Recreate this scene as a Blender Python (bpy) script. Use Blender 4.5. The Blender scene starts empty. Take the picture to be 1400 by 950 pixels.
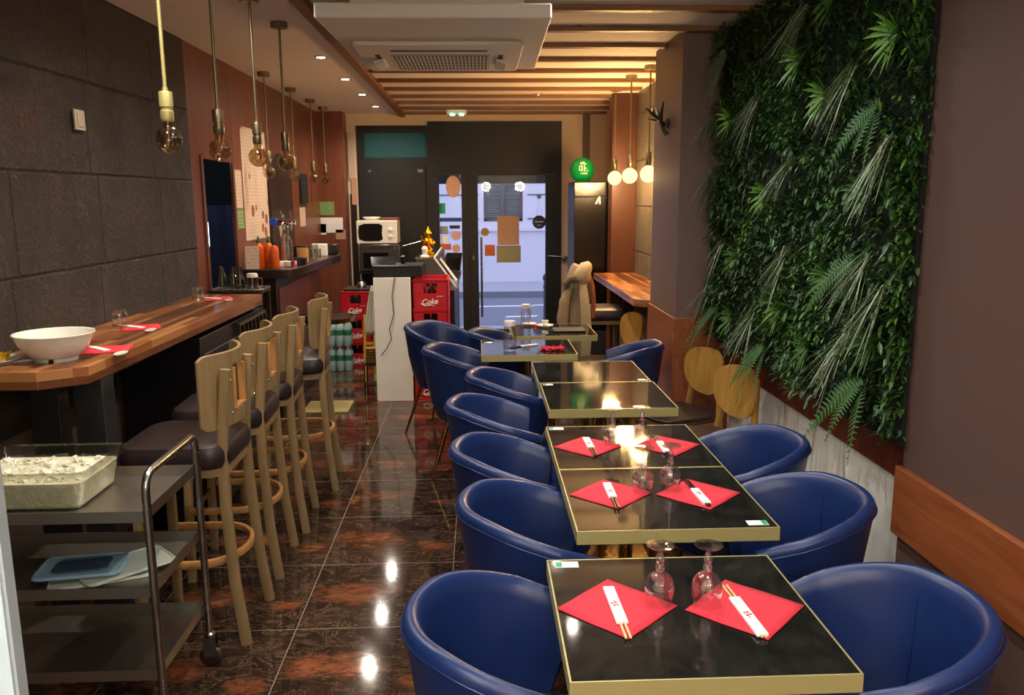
import bpy, bmesh, math, random
from mathutils import Vector, Matrix, Euler
random.seed(7)
R = math.radians
SC = bpy.context.scene
COL = SC.collection

# ------------------------------------------------------------------ camera, world, exposure
cam_d = bpy.data.cameras.new('camera'); cam = bpy.data.objects.new('camera', cam_d); COL.objects.link(cam)
cam_d.sensor_width = 36; cam_d.lens = 28.8; cam_d.clip_start = .02; cam_d.clip_end = 200
r_ = Vector((0.99914099, -0.0409976, -0.00603948)); u_ = Vector((0.01327403, 0.17856553, 0.98383848)); f_ = Vector((0.03925657, 0.98307352, -0.17895634))
M = Matrix((r_, u_, -f_)).transposed().to_4x4(); M.translation = Vector((0, 0, 1.66)); cam.matrix_world = M
SC.camera = cam
SC.view_settings.view_transform = 'Standard'; SC.view_settings.look = 'None'
SC.view_settings.gamma = 1; SC.view_settings.use_curve_mapping = False
SC.view_settings.exposure = 1.15
world = bpy.data.worlds.new('world'); SC.world = world; world.use_nodes = True
WB = world.node_tree.nodes['Background']; WB.inputs[0].default_value = (.66, .68, .95, 1); WB.inputs[1].default_value = 1.1
SPOT_W = 36; SPOT_COL = (1, .87, .73); BULB_W = 95; BULB_COL = (1, .60, .24); FILL_W = 150; FILL_COL = (1, .93, .84); NEAR_COL = (.92, .95, 1)

# ------------------------------------------------------------------ materials
def lin(c):
    if isinstance(c, str):
        c = tuple(int(c[i:i+2], 16) / 255 for i in (0, 2, 4))
    return tuple(((v / 12.92) if v <= .04045 else ((v + .055) / 1.055) ** 2.4) for v in c[:3]) + (1,)
def mat(name, col='808080', rough=.5, metal=0, **kw):
    m = bpy.data.materials.new(name); m.use_nodes = True
    b = m.node_tree.nodes['Principled BSDF']
    b.inputs['Base Color'].default_value = lin(col); b.inputs['Roughness'].default_value = rough; b.inputs['Metallic'].default_value = metal
    for k, v in kw.items():
        b.inputs[k.replace('_', ' ')].default_value = v
    # faint procedural variation so nothing is perfectly flat
    nt = m.node_tree; n = nt.nodes.new('ShaderNodeTexNoise'); n.inputs['Scale'].default_value = 30; n.inputs['Detail'].default_value = 3
    tc = nt.nodes.new('ShaderNodeTexCoord'); nt.links.new(tc.outputs['Object'], n.inputs['Vector'])
    mr = nt.nodes.new('ShaderNodeMapRange'); mr.inputs[3].default_value = max(0, rough - .04); mr.inputs[4].default_value = min(1, rough + .06)
    nt.links.new(n.outputs[0], mr.inputs[0]); nt.links.new(mr.outputs[0], b.inputs['Roughness'])
    return m
def emis(name, col, s):
    m = bpy.data.materials.new(name); m.use_nodes = True; nt = m.node_tree; nt.nodes.clear()
    o = nt.nodes.new('ShaderNodeOutputMaterial'); e = nt.nodes.new('ShaderNodeEmission'); e.inputs[0].default_value = (*col, 1); e.inputs[1].default_value = s
    nt.links.new(e.outputs[0], o.inputs[0]); return m
def N(nt, t, **kw):
    n = nt.nodes.new('ShaderNode' + t)
    for k, v in kw.items():
        if hasattr(n, k): setattr(n, k, v)
    return n
def ramp(nt, src, stops):
    r = N(nt, 'ValToRGB'); e = r.color_ramp.elements
    while len(e) < len(stops): e.new(.5)
    for q, (p, c) in zip(e, stops): q.position = p; q.color = lin(c)
    nt.links.new(src, r.inputs[0]); return r.outputs[0]
def mathn(nt, op, a, b=None, c=None):
    m = N(nt, 'Math', operation=op)
    for i, v in enumerate((a, b, c)):
        if v is None: continue
        if isinstance(v, (int, float)): m.inputs[i].default_value = v
        else: nt.links.new(v, m.inputs[i])
    return m.outputs[0]
def mix(nt, f, a, b, bt='MIX'):
    m = N(nt, 'Mix', data_type='RGBA', blend_type=bt)
    for s, v in ((m.inputs[0], f), (m.inputs[6], a), (m.inputs[7], b)):
        if isinstance(v, (int, float)): s.default_value = v
        elif isinstance(v, (str, tuple)): s.default_value = lin(v)
        else: nt.links.new(v, s)
    return m.outputs[2]
def noise(nt, vec, scale, detail=4, rough=.5, dist=0):
    n = N(nt, 'TexNoise'); n.inputs['Scale'].default_value = scale; n.inputs['Detail'].default_value = detail; n.inputs['Roughness'].default_value = rough; n.inputs['Distortion'].default_value = dist
    nt.links.new(vec, n.inputs['Vector']); return n.outputs[0]
def mapping(nt, vec, sc=(1, 1, 1), loc=(0, 0, 0), rot=(0, 0, 0)):
    m = N(nt, 'Mapping'); m.inputs['Scale'].default_value = sc; m.inputs['Location'].default_value = loc; m.inputs['Rotation'].default_value = rot
    nt.links.new(vec, m.inputs[0]); return m.outputs[0]
def bump(nt, h, b, strength=.3, dist=.01):
    n = N(nt, 'Bump'); n.inputs['Strength'].default_value = strength; n.inputs['Distance'].default_value = dist
    nt.links.new(h, n.inputs['Height']); nt.links.new(n.outputs[0], b.inputs['Normal'])
def base(name, rough=.5):
    m = bpy.data.materials.new(name); m.use_nodes = True; nt = m.node_tree; b = nt.nodes['Principled BSDF']; b.inputs['Roughness'].default_value = rough
    return m, nt, b, N(nt, 'TexCoord').outputs['Object']
def xyz(nt, vec):
    s = N(nt, 'SeparateXYZ'); nt.links.new(vec, s.inputs[0]); return s.outputs
def comb(nt, x, y, z):
    c = N(nt, 'CombineXYZ')
    for i, v in enumerate((x, y, z)):
        if isinstance(v, (int, float)): c.inputs[i].default_value = v
        else: nt.links.new(v, c.inputs[i])
    return c.outputs[0]

def wood(name, c0, c1, rough=.4, axis='z', scale=1.0):
    m, nt, b, v = base(name, rough)
    sc = {'x': (1.2, 14, 14), 'y': (14, 1.2, 14), 'z': (14, 14, 1.2)}[axis]
    n = noise(nt, mapping(nt, v, tuple(s * scale for s in sc)), 2.2, 6, .6, .5)
    nt.links.new(ramp(nt, n, [(.3, c0), (.7, c1)]), b.inputs['Base Color']); bump(nt, n, b, .05, .002)
    return m
def butcher(name):
    m, nt, b, v = base(name, .28)
    s = xyz(nt, v)
    ge = N(nt, 'NewGeometry'); g_ = xyz(nt, ge.outputs['Normal']); up = mathn(nt, 'GREATER_THAN', mathn(nt, 'ABSOLUTE', g_[2]), .5); en = mathn(nt, 'GREATER_THAN', mathn(nt, 'ABSOLUTE', g_[1]), .6)
    row = mathn(nt, 'ADD', mathn(nt, 'MULTIPLY', up, s[0]), mathn(nt, 'MULTIPLY', mathn(nt, 'SUBTRACT', 1, up), s[2]))
    vec = comb(nt, mathn(nt, 'ADD', s[1], mathn(nt, 'MULTIPLY', en, s[0])), row, 0)
    br = N(nt, 'TexBrick'); br.offset = .37; br.inputs['Scale'].default_value = 1; br.inputs['Mortar Size'].default_value = .0006
    br.inputs['Brick Width'].default_value = .42; br.inputs['Row Height'].default_value = .036
    br.inputs['Color1'].default_value = (0, 0, 0, 1); br.inputs['Color2'].default_value = (1, 1, 1, 1); br.inputs['Mortar'].default_value = (.2, .2, .2, 1); br.inputs['Bias'].default_value = 0
    nt.links.new(vec, br.inputs['Vector'])
    c = ramp(nt, br.outputs['Color'], [(0, '3a1c0f'), (.35, '6f3d20'), (.7, '965a31'), (1, 'c08650')])
    n = noise(nt, mapping(nt, v, (26, 2, 26)), 3, 5, .6)
    c2 = mix(nt, .2, c, ramp(nt, n, [(.3, '35190c'), (.75, 'a9703f')]), 'MIX')
    nt.links.new(c2, b.inputs['Base Color']); return m
def stone(name, c0, c1, c2, row=.42, width=.72, offz=.10, offy=0):
    m, nt, b, v = base(name, .42)
    s = xyz(nt, v)
    vec = comb(nt, mathn(nt, 'ADD', s[1], offy), mathn(nt, 'ADD', s[2], offz), 0)
    br = N(nt, 'TexBrick'); br.offset = .08; br.inputs['Scale'].default_value = 1; br.inputs['Mortar Size'].default_value = .012; br.inputs['Mortar Smooth'].default_value = 1.0
    br.inputs['Brick Width'].default_value = width; br.inputs['Row Height'].default_value = row
    nt.links.new(vec, br.inputs['Vector'])
    n1 = noise(nt, v, 9, 8, .7, 1.6); n2 = noise(nt, mapping(nt, v, (1, 1, 1)), 15, 7, .72, 3.2)
    vein = mathn(nt, 'SUBTRACT', 1, mathn(nt, 'MULTIPLY', mathn(nt, 'ABSOLUTE', mathn(nt, 'SUBTRACT', n2, .5)), 14))
    cl = N(nt, 'Clamp'); nt.links.new(vein, cl.inputs[0]); vein = cl.outputs[0]
    n3 = noise(nt, v, 2.3, 3, .5)
    nw = noise(nt, v, 5.5, 7, .62, 1.3); rg_ = mathn(nt, 'POWER', mathn(nt, 'MULTIPLY', mathn(nt, 'PINGPONG', mathn(nt, 'MULTIPLY', nw, 11), .5), 2), 3.0)
    nm = noise(nt, v, 3.1, 4, .6); mk = N(nt, 'MapRange'); mk.inputs[1].default_value = .38; mk.inputs[2].default_value = .62; nt.links.new(nm, mk.inputs[0]); rg_ = mathn(nt, 'MULTIPLY', rg_, mk.outputs[0])
    c = ramp(nt, n1, [(.3, c0), (.62, c1), (.85, c2)])
    c = mix(nt, mathn(nt, 'MULTIPLY', vein, mathn(nt, 'MULTIPLY', n3, .5)), c, c2)
    c = mix(nt, mathn(nt, 'MULTIPLY', rg_, .55), c, c2)
    rp = ramp(nt, n3, [(.56, '000000'), (.70, 'ffffff')])
    c = mix(nt, mathn(nt, 'MULTIPLY', rp, .35), c, '5e3323')
    c = mix(nt, mathn(nt, 'MULTIPLY', br.outputs['Fac'], .8), c, '1c1613')
    nt.links.new(c, b.inputs['Base Color'])
    h = mathn(nt, 'SUBTRACT', mathn(nt, 'ADD', mathn(nt, 'MULTIPLY', n2, 1.1), mathn(nt, 'MULTIPLY', rg_, .8)), mathn(nt, 'MULTIPLY', br.outputs['Fac'], .9))
    bump(nt, h, b, 1.0, .022); return m
def floor_mat():
    m, nt, b, v = base('floor_marble', .07)
    s = xyz(nt, v)
    X = mathn(nt, 'ADD', s[0], .735 + 60 * .6); Y = mathn(nt, 'ADD', s[1], 60 * .575 - 3.0 + .575)
    mx = mathn(nt, 'MODULO', X, .6); my = mathn(nt, 'MODULO', Y, .575)
    ix = mathn(nt, 'FLOOR', mathn(nt, 'DIVIDE', X, .6)); iy = mathn(nt, 'FLOOR', mathn(nt, 'DIVIDE', Y, .575))
    tv = comb(nt, mx, my, mathn(nt, 'MULTIPLY', mathn(nt, 'ADD', ix, mathn(nt, 'MULTIPLY', iy, 3)), .045))
    n1 = noise(nt, tv, 5, 8, .65, 1.0)
    n2 = noise(nt, mapping(nt, tv, (1, 1.9, 1)), 5.5, 8, .7, 1.1)
    n3 = noise(nt, mapping(nt, tv, (1, 1.6, 1), (4, 2, 0)), 4, 4, .6, .8)
    c = ramp(nt, n1, [(.30, '120d0b'), (.5, '2a1e18'), (.72, '46322a'), (.9, '6a4c3a')])
    vein = mathn(nt, 'SUBTRACT', 1, mathn(nt, 'MULTIPLY', mathn(nt, 'ABSOLUTE', mathn(nt, 'SUBTRACT', n2, .5)), 60))
    cl = N(nt, 'Clamp'); nt.links.new(vein, cl.inputs[0])
    c = mix(nt, mathn(nt, 'MULTIPLY', cl.outputs[0], .55), c, '8a6b4e')
    n5 = noise(nt, mapping(nt, tv, (1, 1.4, 1), (9, 3, 1)), 12, 6, .65, 1.4)
    v5 = mathn(nt, 'SUBTRACT', 1, mathn(nt, 'MULTIPLY', mathn(nt, 'ABSOLUTE', mathn(nt, 'SUBTRACT', n5, .5)), 45)); c5 = N(nt, 'Clamp'); nt.links.new(v5, c5.inputs[0])
    c = mix(nt, mathn(nt, 'MULTIPLY', c5.outputs[0], .3), c, '6f4e38')
    # orange patch, same place in every tile
    dx = mathn(nt, 'DIVIDE', mathn(nt, 'SUBTRACT', mx, .18), .26); dy = mathn(nt, 'DIVIDE', mathn(nt, 'SUBTRACT', my, .30), .13)
    d = mathn(nt, 'SQRT', mathn(nt, 'ADD', mathn(nt, 'MULTIPLY', dx, dx), mathn(nt, 'MULTIPLY', dy, dy)))
    k = mathn(nt, 'SUBTRACT', mathn(nt, 'MULTIPLY', mathn(nt, 'SUBTRACT', 1.12, d), .85), mathn(nt, 'MULTIPLY', mathn(nt, 'SUBTRACT', n3, .35), 1.7))
    dx2 = mathn(nt, 'DIVIDE', mathn(nt, 'SUBTRACT', mx, .50), .09); dy2 = mathn(nt, 'DIVIDE', mathn(nt, 'SUBTRACT', my, .20), .06)
    d2 = mathn(nt, 'SQRT', mathn(nt, 'ADD', mathn(nt, 'MULTIPLY', dx2, dx2), mathn(nt, 'MULTIPLY', dy2, dy2)))
    k2 = mathn(nt, 'SUBTRACT', mathn(nt, 'MULTIPLY', mathn(nt, 'SUBTRACT', 1.12, d2), .85), mathn(nt, 'MULTIPLY', mathn(nt, 'SUBTRACT', n3, .40), 1.7))
    k = mathn(nt, 'MAXIMUM', k, k2)
    cl2 = N(nt, 'Clamp'); nt.links.new(mathn(nt, 'MULTIPLY', k, 2.6), cl2.inputs[0])
    n4 = noise(nt, mapping(nt, tv, (1, 2.6, 1), (1, 7, 0)), 16, 6, .7, 1.2)
    brk = N(nt, 'MapRange'); brk.inputs[1].default_value = .36; brk.inputs[2].default_value = .58; brk.inputs[3].default_value = .12; nt.links.new(n4, brk.inputs[0])
    c = mix(nt, mathn(nt, 'MULTIPLY', cl2.outputs[0], brk.outputs[0]), c, ramp(nt, n2, [(.3, '47261a'), (.5, '7d452a'), (.8, 'a56a45')]))
    # grout
    gx = mathn(nt, 'LESS_THAN', mathn(nt, 'MINIMUM', mx, mathn(nt, 'SUBTRACT', .6, mx)), .0014)
    gy = mathn(nt, 'LESS_THAN', mathn(nt, 'MINIMUM', my, mathn(nt, 'SUBTRACT', .575, my)), .0014)
    g = mathn(nt, 'MAXIMUM', gx, gy)
    c = mix(nt, g, c, '8a7f73')
    nt.links.new(c, b.inputs['Base Color'])
    nt.links.new(mathn(nt, 'ADD', mathn(nt, 'MULTIPLY', g, .4), mathn(nt, 'ADD', .045, mathn(nt, 'MULTIPLY', n1, .05))), b.inputs['Roughness'])
    return m
def table_mat():
    m, nt, b, v = base('dark_stone_laminate', .12)
    n = noise(nt, v, 6, 6, .6, 1.5)
    nt.links.new(ramp(nt, n, [(.35, '171614'), (.6, '262421'), (.85, '3f3c37')]), b.inputs['Base Color'])
    nt.links.new(mathn(nt, 'ADD', .035, mathn(nt, 'MULTIPLY', n, .05)), b.inputs['Roughness'])
    return m
def leather(name, col, rough=.36):
    m, nt, b, v = base(name, rough)
    vo = N(nt, 'TexVoronoi'); vo.inputs['Scale'].default_value = 420; nt.links.new(v, vo.inputs['Vector'])
    bump(nt, vo.outputs[0], b, .12, .0008)
    n = noise(nt, v, 8, 3)
    nt.links.new(mix(nt, mathn(nt, 'MULTIPLY', n, .25), col, '0a1020'), b.inputs['Base Color'])
    return m
def thin_glass(name, tint='ffffff', base_refl=.06, edge=.55, rough=.02):
    m = bpy.data.materials.new(name); m.use_nodes = True; nt = m.node_tree; nt.nodes.clear()
    o = N(nt, 'OutputMaterial'); t = N(nt, 'BsdfTransparent'); t.inputs[0].default_value = lin(tint)
    g = N(nt, 'BsdfGlossy'); g.inputs['Roughness'].default_value = rough; g.inputs[0].default_value = (1, 1, 1, 1)
    lw = N(nt, 'LayerWeight'); lw.inputs[0].default_value = .25
    f = mathn(nt, 'ADD', base_refl, mathn(nt, 'MULTIPLY', lw.outputs['Facing'], edge))
    cl = N(nt, 'Clamp'); nt.links.new(f, cl.inputs[0])
    x = N(nt, 'MixShader'); nt.links.new(cl.outputs[0], x.inputs[0]); nt.links.new(t.outputs[0], x.inputs[1]); nt.links.new(g.outputs[0], x.inputs[2]); nt.links.new(x.outputs[0], o.inputs[0])
    return m
def leaf_mat(name, c0, c1, rough=.45, scale=3):
    m, nt, b, v = base(name, rough)
    n = noise(nt, v, scale, 3, .6); n2 = noise(nt, v, 60, 2)
    c = ramp(nt, n, [(.3, c0), (.7, c1)]); c = mix(nt, .3, c, ramp(nt, n2, [(.35, c0), (.65, c1)]))
    nt.links.new(c, b.inputs['Base Color']); return m
def planked(name, cols, rough=.35, w=.6):
    # veneer panels with upright grain
    m, nt, b, v = base(name, rough)
    n = noise(nt, mapping(nt, v, (16, 16, 1.0)), 2.2, 6, .6, .6)
    s = xyz(nt, v); md = mathn(nt, 'MODULO', mathn(nt, 'ADD', s[1], 20.35), .83); sm = mathn(nt, 'LESS_THAN', md, .005)
    tone = mathn(nt, 'MULTIPLY', mathn(nt, 'SINE', mathn(nt, 'MULTIPLY', mathn(nt, 'FLOOR', mathn(nt, 'DIVIDE', mathn(nt, 'ADD', s[1], 20.35), .83)), 2.4)), .12)
    c = ramp(nt, mathn(nt, 'ADD', n, tone), [(.3, cols[0]), (.7, cols[1])])
    nt.links.new(mix(nt, mathn(nt, 'MULTIPLY', sm, .7), c, '1c0d07'), b.inputs['Base Color']); return m
def plaster(name, col, rough=.85, var='00000000'):
    m, nt, b, v = base(name, rough)
    n = noise(nt, v, 5, 4); nt.links.new(mix(nt, mathn(nt, 'MULTIPLY', n, .12), col, '6b6358'), b.inputs['Base Color'])
    bump(nt, noise(nt, v, 220, 2), b, .08, .001); return m
def white_wall_mat():
    m, nt, b, v = base('lower_white_wall', .6)
    n = noise(nt, mapping(nt, v, (3, 9, 1.1)), 2.0, 4, .6, .3)
    nt.links.new(ramp(nt, n, [(.60, 'eeeee4'), (.66, 'b4b6ac')]), b.inputs['Base Color']); return m
def menu_mat(name, bg='cdb39c', fg='5a4234', sx=60, sz=46, blobs=True):
    m, nt, b, v = base(name, .6)
    s = xyz(nt, v)
    n = noise(nt, mapping(nt, v, (sx, sx, sz * 3)), 1.6, 2, .5)
    rows = mathn(nt, 'GREATER_THAN', mathn(nt, 'FRACT', mathn(nt, 'MULTIPLY', s[2], 38)), .62)
    t = mathn(nt, 'MULTIPLY', rows, mathn(nt, 'GREATER_THAN', n, .53))
    c = mix(nt, mathn(nt, 'MULTIPLY', t, .5), bg, fg)
    if blobs:
        vo = N(nt, 'TexVoronoi'); vo.inputs['Scale'].default_value = 5.5; nt.links.new(v, vo.inputs['Vector'])
        k = mathn(nt, 'LESS_THAN', vo.outputs[0], .27)
        c = mix(nt, k, c, ramp(nt, noise(nt, v, 50, 3), [(.35, '5b2f1c'), (.6, '9c5a33'), (.8, 'd8c3a8')]))
    nt.links.new(c, b.inputs['Base Color']); return m

MT = {}
MT['floor'] = floor_mat(); MT['stone'] = stone('stone_cladding', '272220', '3a322d', '77695e', offy=-.45, offz=-.10)
MT['stone_r'] = stone('stone_cladding_light', '463f36', '5d5347', '8f8370', row=.42, width=.9)
MT['ceiling'] = plaster('ceiling_paint', 'f2e6d8'); MT['cream'] = plaster('cream_paint', 'e0c8ac')
MT['purple'] = plaster('brown_purple_paint', '5a423a', .55)
MT['pil'] = plaster('brown_grey_paint', '6a5348', .5)
MT['whitewall'] = white_wall_mat()
MT['slat'] = wood('slat_wood', '6e4527', '94663c', .5, 'x')
MT['redwood'] = planked('red_brown_veneer', ('5e3222', '7a452e'))
MT['redwood_y'] = wood('red_brown_board', '7a4020', '9a5630', .35, 'y')
MT['darkred_y'] = wood('dark_red_board', '43190c', '6b2c15', .4, 'z')
MT['orangewood'] = planked('orange_veneer', ('6a3620', '7c4428'))
MT['darkwood'] = planked('dark_veneer', ('241611', '3a241a'), .3)
MT['butcher'] = butcher('butcher_block')
MT['stool'] = wood('stool_wood', '7d6642', '9a8058', .4, 'z')
MT['stool_l'] = wood('stool_wood_inner', 'a3713c', 'bd8c52', .4, 'z')
MT['ply'] = wood('pale_plywood', '9a6f30', 'b4873f', .38, 'z')
MT['blue'] = leather('blue_leather', '152c5e'); MT['bluep'] = leather('blue_piping', '122a5e')
MT['brownl'] = leather('brown_leather', '2e211f', .38)
MT['table'] = table_mat()
MT['brass'] = mat('brass', 'aea46c', .4, .35); MT['brassl'] = mat('dark_brass', '9c7a45', .25, 1)
MT['steel'] = mat('steel', 'a9a59d', .25, 1); MT['chrome'] = mat('chrome', 'd0d0d0', .08, 1)
MT['steel2'] = mat('brushed_steel', 'b5afa4', .34, 1); MT['dsteel'] = mat('dark_steel', '6b6660', .32, 1); MT['bronze'] = mat('antique_bronze', '8a7e62', .35, .9)
MT['black'] = mat('black_plastic', '0c0c0e', .35); MT['blackm'] = mat('black_matt', '141312', .6); MT['blackg'] = mat('black_gloss', '0b0908', .16); MT['blacks'] = mat('black_satin', '12100f', .45)
MT['facade'] = mat('black_joinery', '0e0d0d', .5)
MT['white'] = mat('white_plastic', 'e6e1d6', .35); MT['porc'] = mat('porcelain', 'eceade', .12)
MT['whitep'] = mat('white_panel', 'f2efe6', .4); MT['coldwhite'] = mat('cold_white_panel', 'b4c6cc', .5); MT['greytrim'] = mat('grey_trim', '9aa2a3', .45)
MT['red'] = mat('red_plastic', 'c01626', .35); MT['dred'] = mat('crate_inside', '3a0a0c', .6)
MT['napkin'] = mat('red_paper', 'd8303f', .85); MT['paper'] = mat('white_paper', 'f1ede6', .7); MT['redink'] = mat('red_ink', 'b8301c', .7)
MT['chop'] = mat('pale_chopstick_wood', 'd9b983', .5); MT['blackchop'] = mat('black_lacquer', '14100f', .25)
MT['glass'] = thin_glass('clear_glass', 'f4f4f4', .13, .9, .05); MT['dglass'] = thin_glass('bottle_glass', 'c4ccc4', .08, .6)
MT['amber'] = thin_glass('smoked_bulb_glass', 'd9c8a8', .08, .6); MT['pane'] = thin_glass('window_glass', 'f2f5f7', .02, .25, .0)
MT['teal'] = mat('frosted_teal_pane', '4f9196', .3, 0)
_nt = MT['teal'].node_tree; _o = _nt.nodes['Material Output']; _t = N(_nt, 'BsdfTranslucent'); _t.inputs[0].default_value = lin('4fa3aa'); _x = N(_nt, 'MixShader'); _x.inputs[0].default_value = .6
_nt.links.new(_nt.nodes['Principled BSDF'].outputs[0], _x.inputs[1]); _nt.links.new(_t.outputs[0], _x.inputs[2]); _nt.links.new(_x.outputs[0], _o.inputs[0])
MT['sgreen'] = mat('sticker_green', '1f9c6a', .5); MT['orange'] = mat('orange_sauce', 'd0560f', .3, 0); MT['dgreen'] = mat('green_cap', '1c5a2c', .4)
MT['gold'] = mat('gold_foil', 'f0b820', .16, 1)
MT['ball'] = mat('green_shade', '0ea04a', .35); MT['inkw'] = mat('white_ink', 'f4f4ec', .6)
MT['coat'] = mat('beige_cloth', '8a775a', .9); MT['fur'] = mat('grey_fur', '6b5c47', 1); MT['coatl'] = mat('pale_lining', 'b09c78', .9); MT['strap'] = mat('brown_strap', '8a4a26', .7)
MT['leafd'] = leaf_mat('dark_leaf', '142a12', '345525'); MT['leafm'] = leaf_mat('mid_leaf', '24481c', '4f7a2c'); MT['leafb'] = leaf_mat('bright_leaf', '2f6a1c', '6f9c38')
MT['grass'] = leaf_mat('pale_grass', '7c9068', 'bcc8a4', .5, 20); MT['fern'] = leaf_mat('fern_green', '23451a', '3f6e2a', .65, 10); MT['soil'] = mat('backing_mat', '080b06', .9)
MT['ice'] = mat('crushed_ice', 'e4e2cc', .35); MT['tub'] = thin_glass('polycarbonate', 'e9e9e0', .08, .45, .12)
MT['lidblue'] = mat('pale_blue_plastic', '93b4c2', .35, 0, Alpha=.9); MT['lidseal'] = mat('dark_blue_seal', '2c4658', .45)
MT['lidclear'] = mat('milky_plastic', 'b9bfae', .35)
MT['asphalt'] = plaster('asphalt', '767a88', .9); MT['pave'] = plaster('pavement', 'a9abb4', .9); MT['roadpaint'] = mat('road_paint', 'e6e6ea', .8)
MT['render'] = plaster('pale_render', 'd5d3dc', .9); MT['shutter'] = mat('grey_shutter', '5f6b6c', .6); MT['wframe'] = mat('grey_frame', '4a4c4a', .6)
MT['menu'] = menu_mat('menu_print', fg='8a6a56'); MT['menu2'] = menu_mat('paper_print', 'c9ae97', '6a5040', blobs=False); MT['greenp'] = menu_mat('green_print', '6f8f4c', 'e0d9c0', blobs=False)
MT['cardboard'] = mat('card', 'b98f72', .8); MT['olive'] = mat('olive_card', '8f8c6a', .7); MT['peach'] = mat('peach_paper', 'd8a384', .7); MT['navy'] = mat('navy_ink', '1a2440', .5)
MT['spot_on'] = emis('lamp_white', (1, .86, .68), 26); MT['bulb_on'] = emis('glowing_glass', (1, .56, .20), 1.5); MT['cool_on'] = emis('cool_tube', (.7, .85, 1), 5); MT['fill_on'] = emis('fill_glass', (1, .92, .82), 8); MT['exit_on'] = emis('exit_light', (.25, 1, .65), 4)
MT['water'] = mat('water_bottle', 'a8c8c6', .15, 0, Alpha=.8); MT['wlabel'] = mat('bottle_label', '2f7a52', .5); MT['yellow'] = mat('yellow_paint', 'c8b01e', .45)
MT['bamboo'] = mat('bamboo', 'b7854a', .5); MT['tan'] = mat('basket_tan', 'a5803f', .7); MT['food'] = mat('yellow_food', 'e0b21c', .5); MT['cloth'] = mat('white_cloth', 'ded9cb', .9)
MT['screen'] = mat('dark_screen', '1b1d20', .1); MT['curtain'] = mat('navy_curtain', '1c2036', .8); MT['darkroom'] = mat('dark_room', '121214', .8); MT['beige'] = mat('switch_plastic', 'a99a88', .5)
MT['ac'] = mat('ac_white', 'e2dccd', .5); MT['grille'] = mat('grille_dark', '2a241e', .6)

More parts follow.
